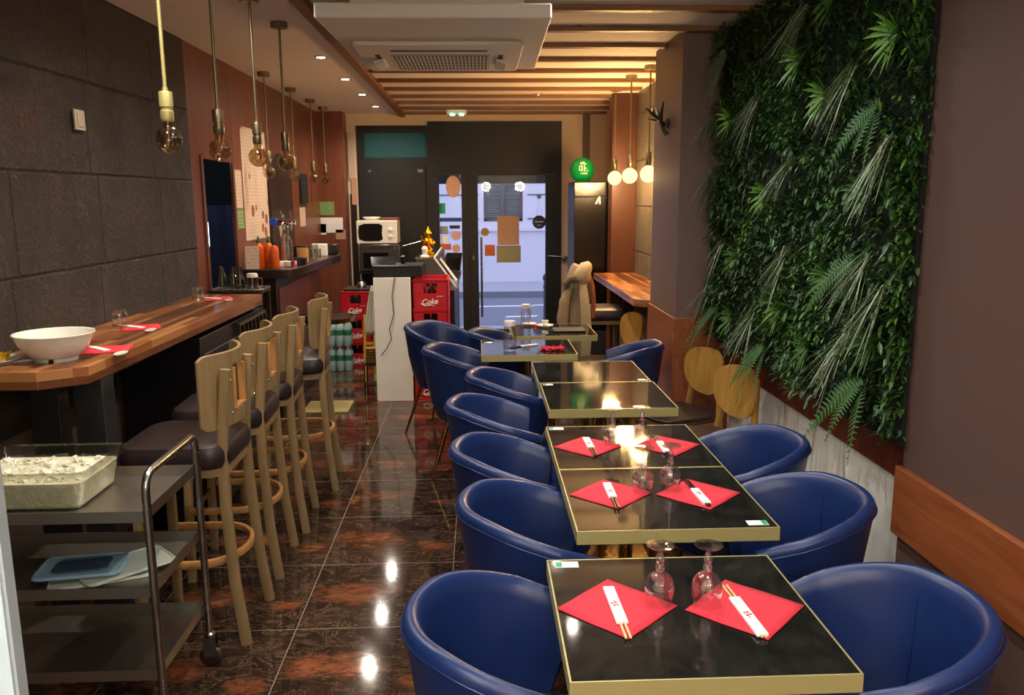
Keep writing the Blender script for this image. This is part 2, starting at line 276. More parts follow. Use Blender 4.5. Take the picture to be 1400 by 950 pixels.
# ------------------------------------------------------------------ geometry helpers
class MB:
    def __init__(s): s.bm = bmesh.new()
    def _add(s, verts, faces):
        vs = [s.bm.verts.new(v) for v in verts]
        for f in faces:
            try: s.bm.faces.new([vs[i] for i in f])
            except ValueError: pass
        return s
    def box(s, x0, x1, y0, y1, z0, z1, rot=None, about=None):
        v = [Vector((x, y, z)) for z in (z0, z1) for y in (y0, y1) for x in (x0, x1)]
        if rot is not None:
            c = Vector(about) if about is not None else sum(v, Vector()) / 8
            m = Euler(rot).to_matrix(); v = [m @ (p - c) + c for p in v]
        return s._add(v, [(0, 2, 3, 1), (4, 5, 7, 6), (0, 1, 5, 4), (2, 6, 7, 3), (0, 4, 6, 2), (1, 3, 7, 5)])
    def bar(s, a, b, w, d, up=(0, 0, 1)):
        a = Vector(a); b = Vector(b); t = (b - a).normalized(); up = Vector(up)
        if abs(t.dot(up)) > .98: up = Vector((1, 0, 0))
        x = t.cross(up).normalized(); y = x.cross(t)
        v = [p + x * i * w / 2 + y * j * d / 2 for p in (a, b) for i, j in ((-1, -1), (1, -1), (1, 1), (-1, 1))]
        return s._add(v, [(3, 2, 1, 0), (4, 5, 6, 7), (0, 1, 5, 4), (1, 2, 6, 5), (2, 3, 7, 6), (3, 0, 4, 7)])
    def sweep(s, path, prof, closed=False, scale=None, up=(0, 0, 1), cap=True):
        n = len(path); m = len(prof); path = [Vector(p) for p in path]; rings = []
        px = None
        for i, p in enumerate(path):
            a = path[(i - 1) % n] if (closed or i > 0) else p
            b = path[(i + 1) % n] if (closed or i < n - 1) else p
            t = (b - a).normalized(); U = Vector(up)
            if px is None:
                if abs(t.dot(U)) > .95: U = Vector((1, 0, 0)) if abs(t.x) < .9 else Vector((0, 1, 0))
                x = t.cross(U).normalized()
            else: x = (px - t * px.dot(t)).normalized()
            px = x; y = x.cross(t); k = scale[i] if scale else 1
            rings.append([s.bm.verts.new(p + x * q[0] * k + y * q[1] * k) for q in prof])
        for i in range(n if closed else n - 1):
            A = rings[i]; B = rings[(i + 1) % n]
            for j in range(m):
                try: s.bm.faces.new((A[j], A[(j + 1) % m], B[(j + 1) % m], B[j]))
                except ValueError: pass
        if not closed and cap:
            s.bm.faces.new(list(reversed(rings[0]))); s.bm.faces.new(rings[-1])
        return s
    def tube(s, path, r, seg=10, closed=False, scale=None):
        return s.sweep(path, [(r * math.cos(2 * math.pi * k / seg), r * math.sin(2 * math.pi * k / seg)) for k in range(seg)], closed, scale)
    def lathe(s, prof, c=(0, 0, 0), seg=24, sx=1, sy=1, mtx=None):
        rings = []
        for r, z in prof:
            if r < 1e-6:
                p = Vector((0, 0, z)); p = (mtx @ p if mtx else p) + Vector(c); rings.append([s.bm.verts.new(p)])
            else:
                R_ = []
                for k in range(seg):
                    a = 2 * math.pi * k / seg; p = Vector((r * sx * math.cos(a), r * sy * math.sin(a), z)); p = (mtx @ p if mtx else p) + Vector(c); R_.append(s.bm.verts.new(p))
                rings.append(R_)
        for A, B in zip(rings, rings[1:]):
            for k in range(seg):
                k2 = (k + 1) % seg
                if len(A) == 1 and len(B) == 1: break
                if len(A) == 1: f = (A[0], B[k2], B[k])
                elif len(B) == 1: f = (A[k], A[k2], B[0])
                else: f = (A[k], A[k2], B[k2], B[k])
                try: s.bm.faces.new(f)
                except ValueError: pass
        return s
    def prism(s, poly, lo, hi, axis='z'):
        def P(a, b, h): return {'z': (a, b, h), 'y': (a, h, b), 'x': (h, a, b)}[axis]
        n = len(poly); v = [P(a, b, lo) for a, b in poly] + [P(a, b, hi) for a, b in poly]
        return s._add(v, [tuple(reversed(range(n))), tuple(range(n, 2 * n))] + [(i, (i + 1) % n, n + (i + 1) % n, n + i) for i in range(n)])
    def quad(s, *p): return s._add(p, [tuple(range(len(p)))])
    def build(s, name, m, parent=None, bevel=0, smooth=True, solid=0, sub=0, fix=True, angle=38):
        if fix: bmesh.ops.recalc_face_normals(s.bm, faces=s.bm.faces)
        me = bpy.data.meshes.new(name); s.bm.to_mesh(me); s.bm.free()
        if smooth:
            for p in me.polygons: p.use_smooth = True
            try: me.set_sharp_from_angle(angle=R(angle))
            except Exception: pass
        me.materials.append(MT[m] if isinstance(m, str) else m)
        o = bpy.data.objects.new(name, me); COL.objects.link(o)
        if parent: o.parent = parent
        if bevel:
            b = o.modifiers.new('bevel', 'BEVEL'); b.width = bevel; b.segments = 2; b.limit_method = 'ANGLE'; b.angle_limit = R(40)
        if solid:
            b = o.modifiers.new('solid', 'SOLIDIFY'); b.thickness = solid; b.offset = 0
        if sub:
            b = o.modifiers.new('sub', 'SUBSURF'); b.levels = sub; b.render_levels = sub
        return o
def rrect(w, h, r, n=4, cx=0, cy=0):
    P = []
    for qx, qy, a0 in ((1, 1, 0), (-1, 1, 90), (-1, -1, 180), (1, -1, 270)):
        for k in range(n + 1):
            a = R(a0 + 90 * k / n); P.append((cx + qx * (w / 2 - r) + r * math.cos(a), cy + qy * (h / 2 - r) + r * math.sin(a)))
    return P
def thing(name, label, cat, loc=(0, 0, 0), rz=0, group=None):
    o = bpy.data.objects.new(name, None); COL.objects.link(o); o.empty_display_size = .1
    o.location = loc; o.rotation_euler = (0, 0, rz); o['label'] = label; o['category'] = cat
    if group: o['group'] = group
    return o
def tag(o, label, cat, group=None, kind=None):
    o['label'] = label; o['category'] = cat
    if group: o['group'] = group
    if kind: o['kind'] = kind
    return o
def struct(o): o['kind'] = 'structure'; return o
def dup(root, loc=None, rz=None, label=None, group=None):
    r = root.copy(); COL.objects.link(r)
    if loc is not None: r.location = loc
    if rz is not None: r.rotation_euler = (0, 0, rz)
    if label: r['label'] = label
    if group: r['group'] = group
    for ch in list(root.children):
        c = ch.copy(); COL.objects.link(c); c.parent = r
        for g in list(ch.children):
            d = g.copy(); COL.objects.link(d); d.parent = c
    return r
def text(body, size, m, parent, loc, rot, name='lettering', shear=0, ext=.0008, bold=0):
    cu = bpy.data.curves.new(name, 'FONT'); cu.body = body; cu.size = size; cu.shear = shear; cu.extrude = ext; cu.offset = bold; cu.align_x = 'CENTER'; cu.align_y = 'CENTER'
    t = bpy.data.objects.new(name + '_tmp', cu); COL.objects.link(t)
    dg = bpy.context.evaluated_depsgraph_get(); me = bpy.data.meshes.new_from_object(t.evaluated_get(dg))
    bpy.data.objects.remove(t); me.materials.clear(); me.materials.append(MT[m])
    o = bpy.data.objects.new(name, me); COL.objects.link(o); o.parent = parent; o.location = loc; o.rotation_euler = rot
    return o

# ------------------------------------------------------------------ room shell
CZ = 2.62
YF = 9.7
struct(MB().box(-2.6, 2.0, -1.6, YF + .25, -.1, 0).build('floor', 'floor', smooth=False))
struct(MB().box(-2.6, 2.0, -1.6, YF + .25, CZ, CZ + .1).build('ceiling', 'ceiling', smooth=False))
# left wall: stone cladding above, plaster below, then veneer with a doorway
def wall_poly(name, pts, z0, z1, m): return struct(MB().prism(pts, z0, z1).build(name, m, smooth=False))
wall_poly('wall_left', [(-1.88, 1.0), (-1.775, 5.28), (-2.0, 5.28), (-2.1, 1.0)], .755, CZ, 'stone')
wall_poly('wall_left', [(-1.90, 1.0), (-1.795, 5.28), (-2.0, 5.28), (-2.1, 1.0)], 0, .755, 'pil')
b = MB(); b.box(-1.80, -1.78, 5.28, 5.49, 0, CZ).box(-1.80, -1.78, 6.16, YF, 0, CZ).box(-1.80, -1.78, 5.49, 6.16, 1.93, CZ)
struct(b.build('wall_left', 'redwood', smooth=False))
struct(MB().box(-1.785, -1.768, 5.46, 5.50, 0, 1.95).box(-1.785, -1.768, 6.14, 6.18, 0, 1.95).box(-1.785, -1.768, 5.50, 6.14, 1.925, 1.96).build('trim_1', 'redwood', bevel=.002))
struct(MB().box(-3.0, -1.80, 5.26, 5.28, 0, 2.4).box(-3.0, -1.80, 7.8, 7.82, 0, 2.4).box(-3.02, -3.0, 5.26, 7.82, 0, 2.4).box(-3.0, -1.80, 5.26, 7.82, 2.4, 2.42).box(-3.0, -2.6, 5.26, 7.82, -.02, 0).build('wall_kitchen', 'darkroom', smooth=False))
b = MB(); b.sweep([(-2.85 + k * .034, 7.0 + .018 * math.sin(k * 1.5), 0) for k in range(30)], [(-.004, .02), (.004, .02), (.004, 1.62), (-.004, 1.62)]); tag(b.build('curtain', 'curtain'), 'dark navy curtain seen through the kitchen doorway', 'curtain')
kl = thing('kitchen_tube_light', 'thin bright light strip just inside the kitchen doorway', 'light', (-1.93, 5.98, 1.42))
MB().box(-.02, .0, -.012, .012, -.09, .09).build('housing', 'white', kl); MB().box(.001, .006, -.010, .010, -.085, .085).build('tube', 'cool_on', kl)
ld = bpy.data.lights.new('kitchen_fill', 'POINT'); ld.energy = 7; ld.color = (.6, .75, 1); ld.shadow_soft_size = .1; lo = bpy.data.objects.new('kitchen_fill', ld); COL.objects.link(lo); lo.location = (-2.4, 6.3, 2.1)  # unseen fill lamp added to bring out the dark kitchen
# far end
struct(MB().box(-1.9, -1.49, YF - .25, YF, 0, CZ).build('wall_far', 'redwood', smooth=False))
b = MB(); b.box(-1.49, -1.375, YF, YF + .15, 0, CZ).box(-1.375, -.567, YF, YF + .15, 2.485, CZ).box(-.567, .975, YF, YF + .15, 2.53, CZ).box(.975, 2.0, YF, YF + .15, 0, CZ)
struct(b.build('wall_far', 'cream', smooth=False))
struct(MB().box(-1.47, -1.40, YF - .02, YF, 0, 1.72).build('trim_2', 'darkwood', smooth=False))
struct(MB().box(1.22, 1.30, YF - .03, YF, 1.8, CZ).build('trim_3', 'pil', smooth=False))
# facade joinery
FY0, FY1 = YF - .02, YF + .10
b = MB(); b.box(-.567, .975, FY0, FY1, 1.94, 2.53)
b.box(-1.375, -.567, FY0, FY1, 2.415, 2.485).box(-1.375, -1.295, FY0, FY1, 2.13, 2.415).box(-.575, -.567, FY0, FY1, 2.13, 2.415)
b.box(-1.375, -.567, FY0, FY1, 0, 2.13).box(-.567, -.45, FY0, FY1, 0, 1.94).box(-.19, -.11, FY0, FY1, 0, 1.94).box(.90, .975, FY0, FY1, 0, 1.94).box(-.45, -.19, FY0, FY1, 0, .12)
struct(b.build('wall_facade', 'facade', smooth=False))
struct(MB().box(-1.295, -.575, YF + .02, YF + .03, 2.13, 2.415).build('window_1', 'teal', smooth=False))
struct(MB().box(-.45, -.19, YF + .02, YF + .028, .12, 1.94).build('window_2', 'pane', smooth=False))
b = MB(); b.box(-1.36, -.60, YF - .045, YF - .021, .4, 2.03)
sh = b.build('shutter_box', 'facade', bevel=.003); tag(sh, 'black panel with two small metal latches covering the facade under the teal transom', 'panel')
MB().box(-1.255, -1.215, YF - .052, YF - .04, 1.965, 1.99).build('latch', 'steel', sh); MB().box(-.685, -.625, YF - .052, YF - .04, 1.96, 1.995).build('latch', 'steel', sh)
# door leaf
d = thing('glass_door', 'black framed glass entrance door with a vertical steel pull handle', 'door', (0, YF, 0)); d.name = 'door_1'; d['kind'] = 'structure'; del d['label']; del d['category']
MB().box(-.11, 0, -.015, .04, .02, 1.935).box(.79, .90, -.015, .04, .02, 1.935).box(0, .79, -.015, .04, 1.925, 1.938).box(0, .79, -.015, .04, .02, .12).build('door_frame', 'facade', d, bevel=.003)
MB().box(0, .79, .01, .018, .12, 1.925).build('door_glass', 'pane', d, smooth=False)
MB().tube([(.035, -.02, 1.15), (.035, -.075, 1.15)], .008).tube([(.035, -.02, .35), (.035, -.075, .35)], .008).tube([(.035, -.075, 1.22), (.035, -.075, .28)], .013, 12).build('pull_handle', 'steel', d)
MB().box(-.07, -.05, -.022, -.015, .95, 1.0).build('keyhole_plate', 'brassl', d)
MB().tube([(.82, -.03, .99), (1.06, -.045, .975)], .012).box(.99, 1.03, -.04, .0, .91, .99).build('door_stay', 'steel', d)
# right side: near wall, recess, pilaster, niche
wall_poly('wall_right', [(1.47, -1.6), (1.47, 2.68), (1.56, 2.68), (1.95, 2.68), (1.95, -1.6)], 0, CZ, 'purple')
b = MB(); b.box(1.445, 1.47, -1.6, 2.69, .49, .735); struct(b.build('trim_4', 'redwood_y', bevel=.006))
struct(MB().box(1.55, 1.95, 2.68, 4.95, 0, .66).build('wall_right', 'whitewall', smooth=False))
struct(MB().box(1.56, 1.95, 2.68, 4.95, .66, CZ).build('wall_right', 'purple', smooth=False))
struct(MB().box(1.205, 1.95, 4.95, 5.7, 0, CZ).build('wall_pilaster', 'pil', smooth=False))
struct(MB().box(1.19, 1.205, 4.935, 5.71, 0, .93).box(1.205, 1.55, 4.935, 4.95, 0, .93).build('trim_5', 'redwood_y', bevel=.003))
struct(MB().box(1.50, 1.95, 5.7, 8.1, 0, CZ).build('wall_right', 'stone_r', smooth=False))
struct(MB().box(1.50, 1.95, 8.1, YF, 0, CZ).build('wall_right', 'cream', smooth=False))
struct(MB().box(1.27, 1.50, 7.87, 8.08, 0, CZ).build('wall_column', 'orangewood', bevel=.004))
struct(MB().box(-2.1, 2.0, -1.75, -1.6, 0, CZ).build('wall_back', 'cream', smooth=False))
struct(MB().box(-2.25, -2.1, -1.6, 1.0, 0, CZ).build('wall_left', 'cream', smooth=False))
# white partition end at the far left of the frame
struct(MB().box(-2.1, -.597, .97, .99, 0, CZ).build('wall_partition', 'coldwhite', smooth=False))
struct(MB().box(-.5965, -.592, .973, .993, 0, CZ).build('trim_6', 'greytrim', smooth=False))
# slatted ceiling
b = MB(); b.box(-.87, -.81, 3.0, 9.66, 2.575, CZ); struct(b.build('trim_7', 'slat', smooth=False))
y = 3.35
for i in range(13):
    struct(MB().box(-.80, 1.46 if y < 4.9 or y > 5.72 else 1.20, y - .03, y + .03, 2.592, CZ).build('trim_%d' % (8 + i), 'slat', bevel=.003)); y += .515
# ------------------------------------------------------------------ AC soffit and cassette
sof = MB().prism([(-.70, 3.78), (.335, 3.78), (.36, 5.22), (-.67, 5.22)], 2.435, 2.50)
sof = struct(sof.build('ceiling_soffit', 'ac', bevel=.008))
struct(MB().box(-.56, .22, 3.90, 5.1, 2.50, CZ).build('ceiling_soffit', 'ac', smooth=False))
ac = thing('air_conditioner', 'beige ceiling cassette air conditioner with a slotted grille in the dropped soffit', 'air conditioner', (-.19, 4.72, 2.435))
MB().prism(rrect(.86, .84, .03), -.022, -.001).build('panel', 'ac', ac, bevel=.004)
b = MB()
for k in range(26): b.box(-.26 + k * .0205, -.26 + k * .0205 + .006, -.14, .37, -.0262, -.0236)
for k in range(8): b.box(-.26, .26, -.14 + k * .07, -.134 + k * .07, -.0265, -.0236)
b.build('grille', 'ac', ac, smooth=False)
MB().box(-.262, .262, -.14, .37, -.0235, -.0222).build('grille_opening', 'grille', ac, smooth=False)
for (x0, x1, y0, y1) in ((-.25, .25, -.28, -.245), (.31, .335, -.15, .3), (-.345, -.32, -.15, .3)):
    MB().box(x0, x1, y0, y1, -.0235, -.0222).build('air_slot', 'grille', ac, smooth=False)
MB().box(.30, .36, -.02, .22, -.045, -.0236, rot=(0, .3, 0)).build('flap', 'ac', ac, bevel=.003)
MB().box(-.37, -.31, -.02, .22, -.045, -.0236, rot=(0, -.3, 0)).build('flap', 'ac', ac, bevel=.003)
# ------------------------------------------------------------------ recessed spots
def spot(loc, label, col=SPOT_COL, w=SPOT_W, group='recessed ceiling spotlights'):
    t = thing('ceiling_spotlight', label, 'ceiling light', loc, 0, group)
    MB().lathe([(.030, -.001), (.030, -.004), (.040, -.006), (.046, -.003), (.047, 0), (.030, .0)], seg=24).build('trim_ring', 'steel', t)
    MB().lathe([(0, -.003), (.030, -.003), (.030, -.0015), (0, -.0015)], seg=20).build('lamp_lens', 'spot_on', t)
    ld = bpy.data.lights.new('spot_lamp', 'SPOT'); ld.energy = w; ld.color = col; ld.spot_size = R(158); ld.spot_blend = 1.0; ld.shadow_soft_size = .03
    lo = bpy.data.objects.new('spot_lamp', ld); COL.objects.link(lo); lo.parent = t; lo.location = (0, 0, -.012)
    return t
ordn = ['nearest', 'second', 'third', 'farthest']
for i, y in enumerate((5.92, 6.97, 7.96, 8.96)): spot((-1.06, y, CZ), 'recessed spotlight in the plain ceiling strip left of the slats, %s of four' % ordn[i])
for i, y in enumerate((4.9, 5.97, 7.0, 7.98)): spot((.58, y, CZ), 'recessed spotlight between the right-hand ceiling slats, %s of four' % ordn[i])
spot((-.23, 6.45, CZ), 'round recessed spotlight between slats just beyond the air conditioner')
for (x, y, c, w) in ((-1.06, 3.8, SPOT_COL, SPOT_W), (-1.06, 2.6, SPOT_COL, SPOT_W), (.58, 3.8, NEAR_COL, SPOT_W * .8), (.58, 2.7, NEAR_COL, SPOT_W * .6), (.58, 1.6, NEAR_COL, SPOT_W * .4), (.58, .5, NEAR_COL, SPOT_W * .4), (-.3, .6, NEAR_COL, SPOT_W * .5), (-1.0, .25, (.72, .87, 1), SPOT_W * .8), (-.3, 2.6, SPOT_COL, SPOT_W * .7), (-.9, -.4, NEAR_COL, SPOT_W)):  # out of view: continued rows plus lamps added to brighten the near end
    spot((x, y, CZ if not (3.0 < y < 9.66 and abs((y - 3.35) % .515) < .08) else CZ), 'unseen recessed spotlight lighting the near end of the dining room', c, w)
# exit box
e = thing('emergency_light', 'small white emergency light box with green glow on the ceiling by the entrance', 'emergency light', (-.22, 9.25, CZ))
MB().box(-.11, .11, -.03, .03, -.055, 0).build('housing', 'white', e, bevel=.006)
MB().box(-.07, -.02, -.04, .025, -.066, -.056).build('lamp_window', 'exit_on', e); MB().box(.03, .08, -.04, .025, -.066, -.056).build('lamp_window', 'exit_on', e)

# ------------------------------------------------------------------ pendants
def pendant(loc, bz, label, lit=False, cat='pendant lamp', metal='bronze', s=1.0, group=None):
    L = loc[2] - bz
    t = thing('pendant_lamp', label, cat, loc, 0, group)
    MB().lathe([(0, 0), (.045, 0), (.047, -.006), (.047, -.028), (.043, -.032), (0, -.032)], seg=28).build('ceiling_rose', metal, t)
    MB().tube([(0, 0, -.03), (0, 0, -L + .165)], .0065 * s, 10).build('rod', metal, t)
    MB().lathe([(0, .178), (.009, .178), (.010, .166), (.021, .164), (.023, .160), (.023, .112), (.0195, .110), (.0195, .100), (.0225, .098), (.0225, .068), (.018, .062), (0, .062)], (0, 0, -L), 24).build('socket', metal, t)
    gr = .062 if lit else .0475
    pr = [(.017, .066), (.018, .058 if lit else .050)] + [(gr * math.sin(a), -gr * math.cos(a)) for a in [math.pi * (1 - .12 - k * .88 / 14) for k in range(15)]]
    pr[-1] = (0, -gr)
    g = MB().lathe(pr, (0, 0, -L), 28).build('globe_bulb', 'bulb_on' if lit else 'amber', t)
    if not lit:
        b = MB(); b.tube([(0, 0, -L + .06), (0, 0, -L + .01)], .004, 8)
        for k in range(6):
            a = k * math.pi / 3; b.tube([(.003, 0, -L + .012), (.016 * math.cos(a), .016 * math.sin(a), -L + .02), (.016 * math.cos(a), .016 * math.sin(a), -L - .015), (.006 * math.cos(a), .006 * math.sin(a), -L - .022)], .0009, 5)
        b.build('filament', 'brassl', g)
    else:
        ld = bpy.data.lights.new('bulb_light', 'POINT'); ld.energy = BULB_W; ld.color = BULB_COL; ld.shadow_soft_size = .068
        lo = bpy.data.objects.new('bulb_light', ld); COL.objects.link(lo); lo.parent = t; lo.location = (0, 0, -L); g.visible_shadow = True
    return t
P0 = pendant((-1.078, 3.0, CZ), 1.868, 'unlit globe bulb on a bright brass rod, the nearest of four', metal='brass')
for y, w in ((3.58, 'second over the bar table'), (4.19, 'third over the bar table'), (4.79, 'farthest over the bar table')):
    pendant((-1.078, y, CZ), 1.868, 'unlit globe bulb on a dull bronze rod, ' + w)
q = None
for i, (y, w) in enumerate(((6.59, 'nearest'), (7.5, 'second'), (8.35, 'third'), (9.0, 'farthest'))):
    l = 'small unlit globe pendant above the drinks counter, %s of four' % w
    if q is None: q = pendant((-1.62, y, CZ), 1.868, l)
    else: dup(q, (-1.62, y, CZ), 0, l)
q = pendant((1.235, 7.5, CZ), 1.835, 'glowing orange globe pendant, leftmost of three over the niche shelf', lit=True)
dup(q, (1.235, 6.75, CZ), 0, 'glowing orange globe pendant, middle of three over the niche shelf')
dup(q, (1.288, 6.27, CZ), 0, 'glowing orange globe pendant half hidden by the pilaster edge')

def fill_globe(loc, lab):  # invented globe lamp out of view, fill for the ceiling and near room
    t = thing('fill_pendant', lab, 'pendant lamp', loc, 0, 'added fill globes behind the camera')
    MB().lathe([(0, 0), (.05, 0), (.05, -.03), (0, -.03)], seg=24).build('ceiling_rose', 'bronze', t); MB().tube([(0, 0, -.03), (0, 0, -.58)], .006, 8).build('rod', 'bronze', t)
    MB().lathe([(0, -.10)] + [(.10 * math.sin(R(a)), -.10 * math.cos(R(a))) for a in range(10, 171, 10)] + [(0, .10)], (0, 0, -.68), 28).build('globe', 'fill_on', t)
    ld = bpy.data.lights.new('fill_globe_light', 'POINT'); ld.energy = FILL_W; ld.color = FILL_COL; ld.shadow_soft_size = .105
    lo = bpy.data.objects.new('fill_globe_light', ld); COL.objects.link(lo); lo.parent = t; lo.location = (0, 0, -.68)
fill_globe((-1.2, -.5, CZ), 'unseen white fill globe added behind the camera on the bar side'); fill_globe((.2, -.7, CZ), 'unseen white fill globe added behind the camera in the middle'); fill_globe((1.0, -.5, CZ), 'unseen white fill globe added behind the camera by the right wall')

# ------------------------------------------------------------------ dining tables
def table(x0, y0, label, w=.572, dp=.53, z=.75, rz=0):
    t = thing('dining_table', label, 'table', (x0 + w / 2, y0 + dp / 2, 0), rz)
    MB().box(-w / 2 + .004, w / 2 - .004, -dp / 2 + .004, dp / 2 - .004, z - .03, z).build('tabletop', 'table', t, smooth=False)
    b = MB(); h = .038
    b.prism([(-w/2, -dp/2), (w/2, -dp/2), (w/2 - .004, -dp/2 + .004), (-w/2 + .004, -dp/2 + .004)], z - h, z + .0008)
    b.prism([(-w/2, dp/2), (-w/2 + .004, dp/2 - .004), (w/2 - .004, dp/2 - .004), (w/2, dp/2)], z - h, z + .0008)
    b.prism([(-w/2, -dp/2), (-w/2 + .004, -dp/2 + .004), (-w/2 + .004, dp/2 - .004), (-w/2, dp/2)], z - h, z + .0008)
    b.prism([(w/2, -dp/2), (w/2, dp/2), (w/2 - .004, dp/2 - .004), (w/2 - .004, -dp/2 + .004)], z - h, z + .0008)
    b.build('edge_band', 'brass', t, smooth=False)
    MB().lathe([(.026, .016), (.026, z - .034)], seg=20).build('column', 'brassl', t)
    MB().prism(rrect(.38, .38, .02), 0, .016).build('base_plate', 'brassl', t, bevel=.003)
    MB().box(-.16, .16, -.16, .16, z - .038, z - .031).build('mounting_plate', 'blackm', t)
    return t
T1 = table(.163, 1.417, 'nearest dark table with brass edge, laid with two red napkins', w=.571, dp=.54)
tabs = [('table with two red napkins and a white sticker at its near right corner', .262, 2.132), ('table with brass edge, candlelit reflection, between the napkin table and the empty pair', .262, 2.664),
        ('empty dark table just beyond the laid ones, reflecting the lamps', .298, 3.462), ('empty dark table, far one of the bare pair, with small corner sticker', .290, 3.994),
        ('table holding a crumpled red napkin and a glass jar with white cap', .008, 4.745), ('farthest dark table with white plates and a flat black tray', .222, 5.41)]
tabs[1] = ('laid table with black chopsticks directly in front of the bare pair', .262, 2.664)
for l, x, y in tabs: dup(T1, (x + .2855, y + (.53 if 'x' else 0) / 2, 0), 0, l)
for o in [c for c in COL.objects if c.name.startswith('dining_table.')]: o.scale = (1, .982, 1)
TZ = .7512
# ------------------------------------------------------------------ tub chairs
def make_tub():
    t = thing('tub_chair', 'x', 'chair')
    b = MB(); A = []
    def plan(s):  # s in [-1,1]: returns centre dir
        Ls = .12; tot = math.pi / 2 + Ls / .27
        q = s * tot
        if abs(q) <= math.pi / 2: return Vector((-math.cos(q), math.sin(q))), 0
        e = (abs(q) - math.pi / 2) * .27
        return Vector((0, math.copysign(1, q))), e
    n = 44; rings = []
    H0 = .775
    rim_path = []
    for i in range(n + 1):
        s = -1 + 2 * i / n
        dv, e = plan(s); a = abs(s)
        h = H0 - .100 * (max(0, a - .33) / .67) ** 1.4
        prof = [(.170, .335), (.205, .36), (.235, .44), (.262, .56), (.284, h - .05), (.292, h - .022), (.290, h - .004), (.278, h + .007), (.262, h + .004), (.250, h - .010), (.240, h - .04), (.228, .56), (.212, .46), (.20, .40)]
        rg = []
        for r, z in prof:
            zz = min(z, h + .01) if z < .6 else z
            taper = 1 - .10 * max(0, (e / .12)) 
            rg.append(b.bm.verts.new((dv.x * r * .97 + e * (.25 + .75 * min(1, max(0, (z - .33) / .25))), dv.y * r * .925 * taper, zz)))
            if (r, z) == prof[5]: rim_path.append(rg[-1].co.copy() + Vector((dv.x * .0015, dv.y * .0015, 0)))
        rings.append(rg)
    m = len(rings[0])
    for A_, B_ in zip(rings, rings[1:]):
        for j in range(m): b.bm.faces.new((A_[j], A_[(j + 1) % m], B_[(j + 1) % m], B_[j]))
    b.bm.faces.new(rings[0]); b.bm.faces.new(list(reversed(rings[-1])))
    sh = b.build('shell', 'blue', t, bevel=.012, angle=60)
    MB().tube(rim_path, .0022, 6).build('piping', 'bluep', sh)
    for ang in (-.62, .62):
        q = ang; P = []
        for r, z in ((.2905, .748), (.280, .768), (.262, .768), (.248, .752), (.238, .70), (.231, .62), (.226, .55), (.215, .48)):
            P.append((-math.cos(q) * r * .97, math.sin(q) * r * .925, z - (.004 if z > .6 else 0) + .010))
        MB().tube(P, .0016, 6).build('seam', 'bluep', sh)
    MB().lathe([(0, .33), (.16, .33), (.19, .345), (.20, .37), (0, .372)], seg=36).build('underframe', 'bluep', t)
    MB().lathe([(0, .372), (.185, .372), (.205, .385), (.212, .41), (.208, .435), (.19, .452), (.10, .462), (0, .464)], (.02, 0, 0), 40, 1.06, .93).build('seat_cushion', 'blue', t)
    for sx in (-1, 1):
        for sy in (-1, 1):
            MB().tube([(sx * .12, sy * .12, .345), (sx * .215, sy * .20, .003)], .0125, 12, scale=[1, .62]).build('leg', 'brassl', t)
    return t
tub = make_tub()
tubs = [  # x, y, facing angle, label
    (.105, 1.67, .05, 'blue leather tub chair in the near left foreground, tucked at the nearest table'),
    (.205, 2.33, .03, 'blue tub chair left of the laid table, second in the left row from the camera'),
    (.165, 2.875, .03, 'blue tub chair third in the left row from the camera'),
    (.125, 3.53, .05, 'blue tub chair fourth in the left row, beside the bare tables'),
    (.205, 4.13, .03, 'blue tub chair tucked between the far bare table and the jar table'),
    (-.07, 4.90, -.06, 'blue tub chair fully showing its brass leg, left of the jar table'),
    (-.26, 5.80, -.45, 'blue tub chair turned away by the white counter end, farthest left'),
    (.20, 5.50, .0, 'blue tub chair just showing its rim behind the jar table'),
    (.84, 1.665, math.pi - .08, 'blue leather tub chair in the near right foreground, at the nearest table'),
    (.90, 2.35, math.pi - .08, 'blue tub chair on the right of the laid tables with the near corner sticker'),
    (.935, 2.92, math.pi - .06, 'blue tub chair second behind on the right, in front of the white low wall'),
    (.86, 4.98, math.pi - .35, 'blue tub chair on the right beyond the bare tables, beside the pilaster')]
for i, (x, y, a, l) in enumerate(tubs):
    if i == 0: tub.location = (x, y, 0); tub.rotation_euler = (0, 0, a); tub['label'] = l; tub['group'] = 'blue tub chairs around the dining tables'
    else: dup(tub, (x, y, 0), a, l)

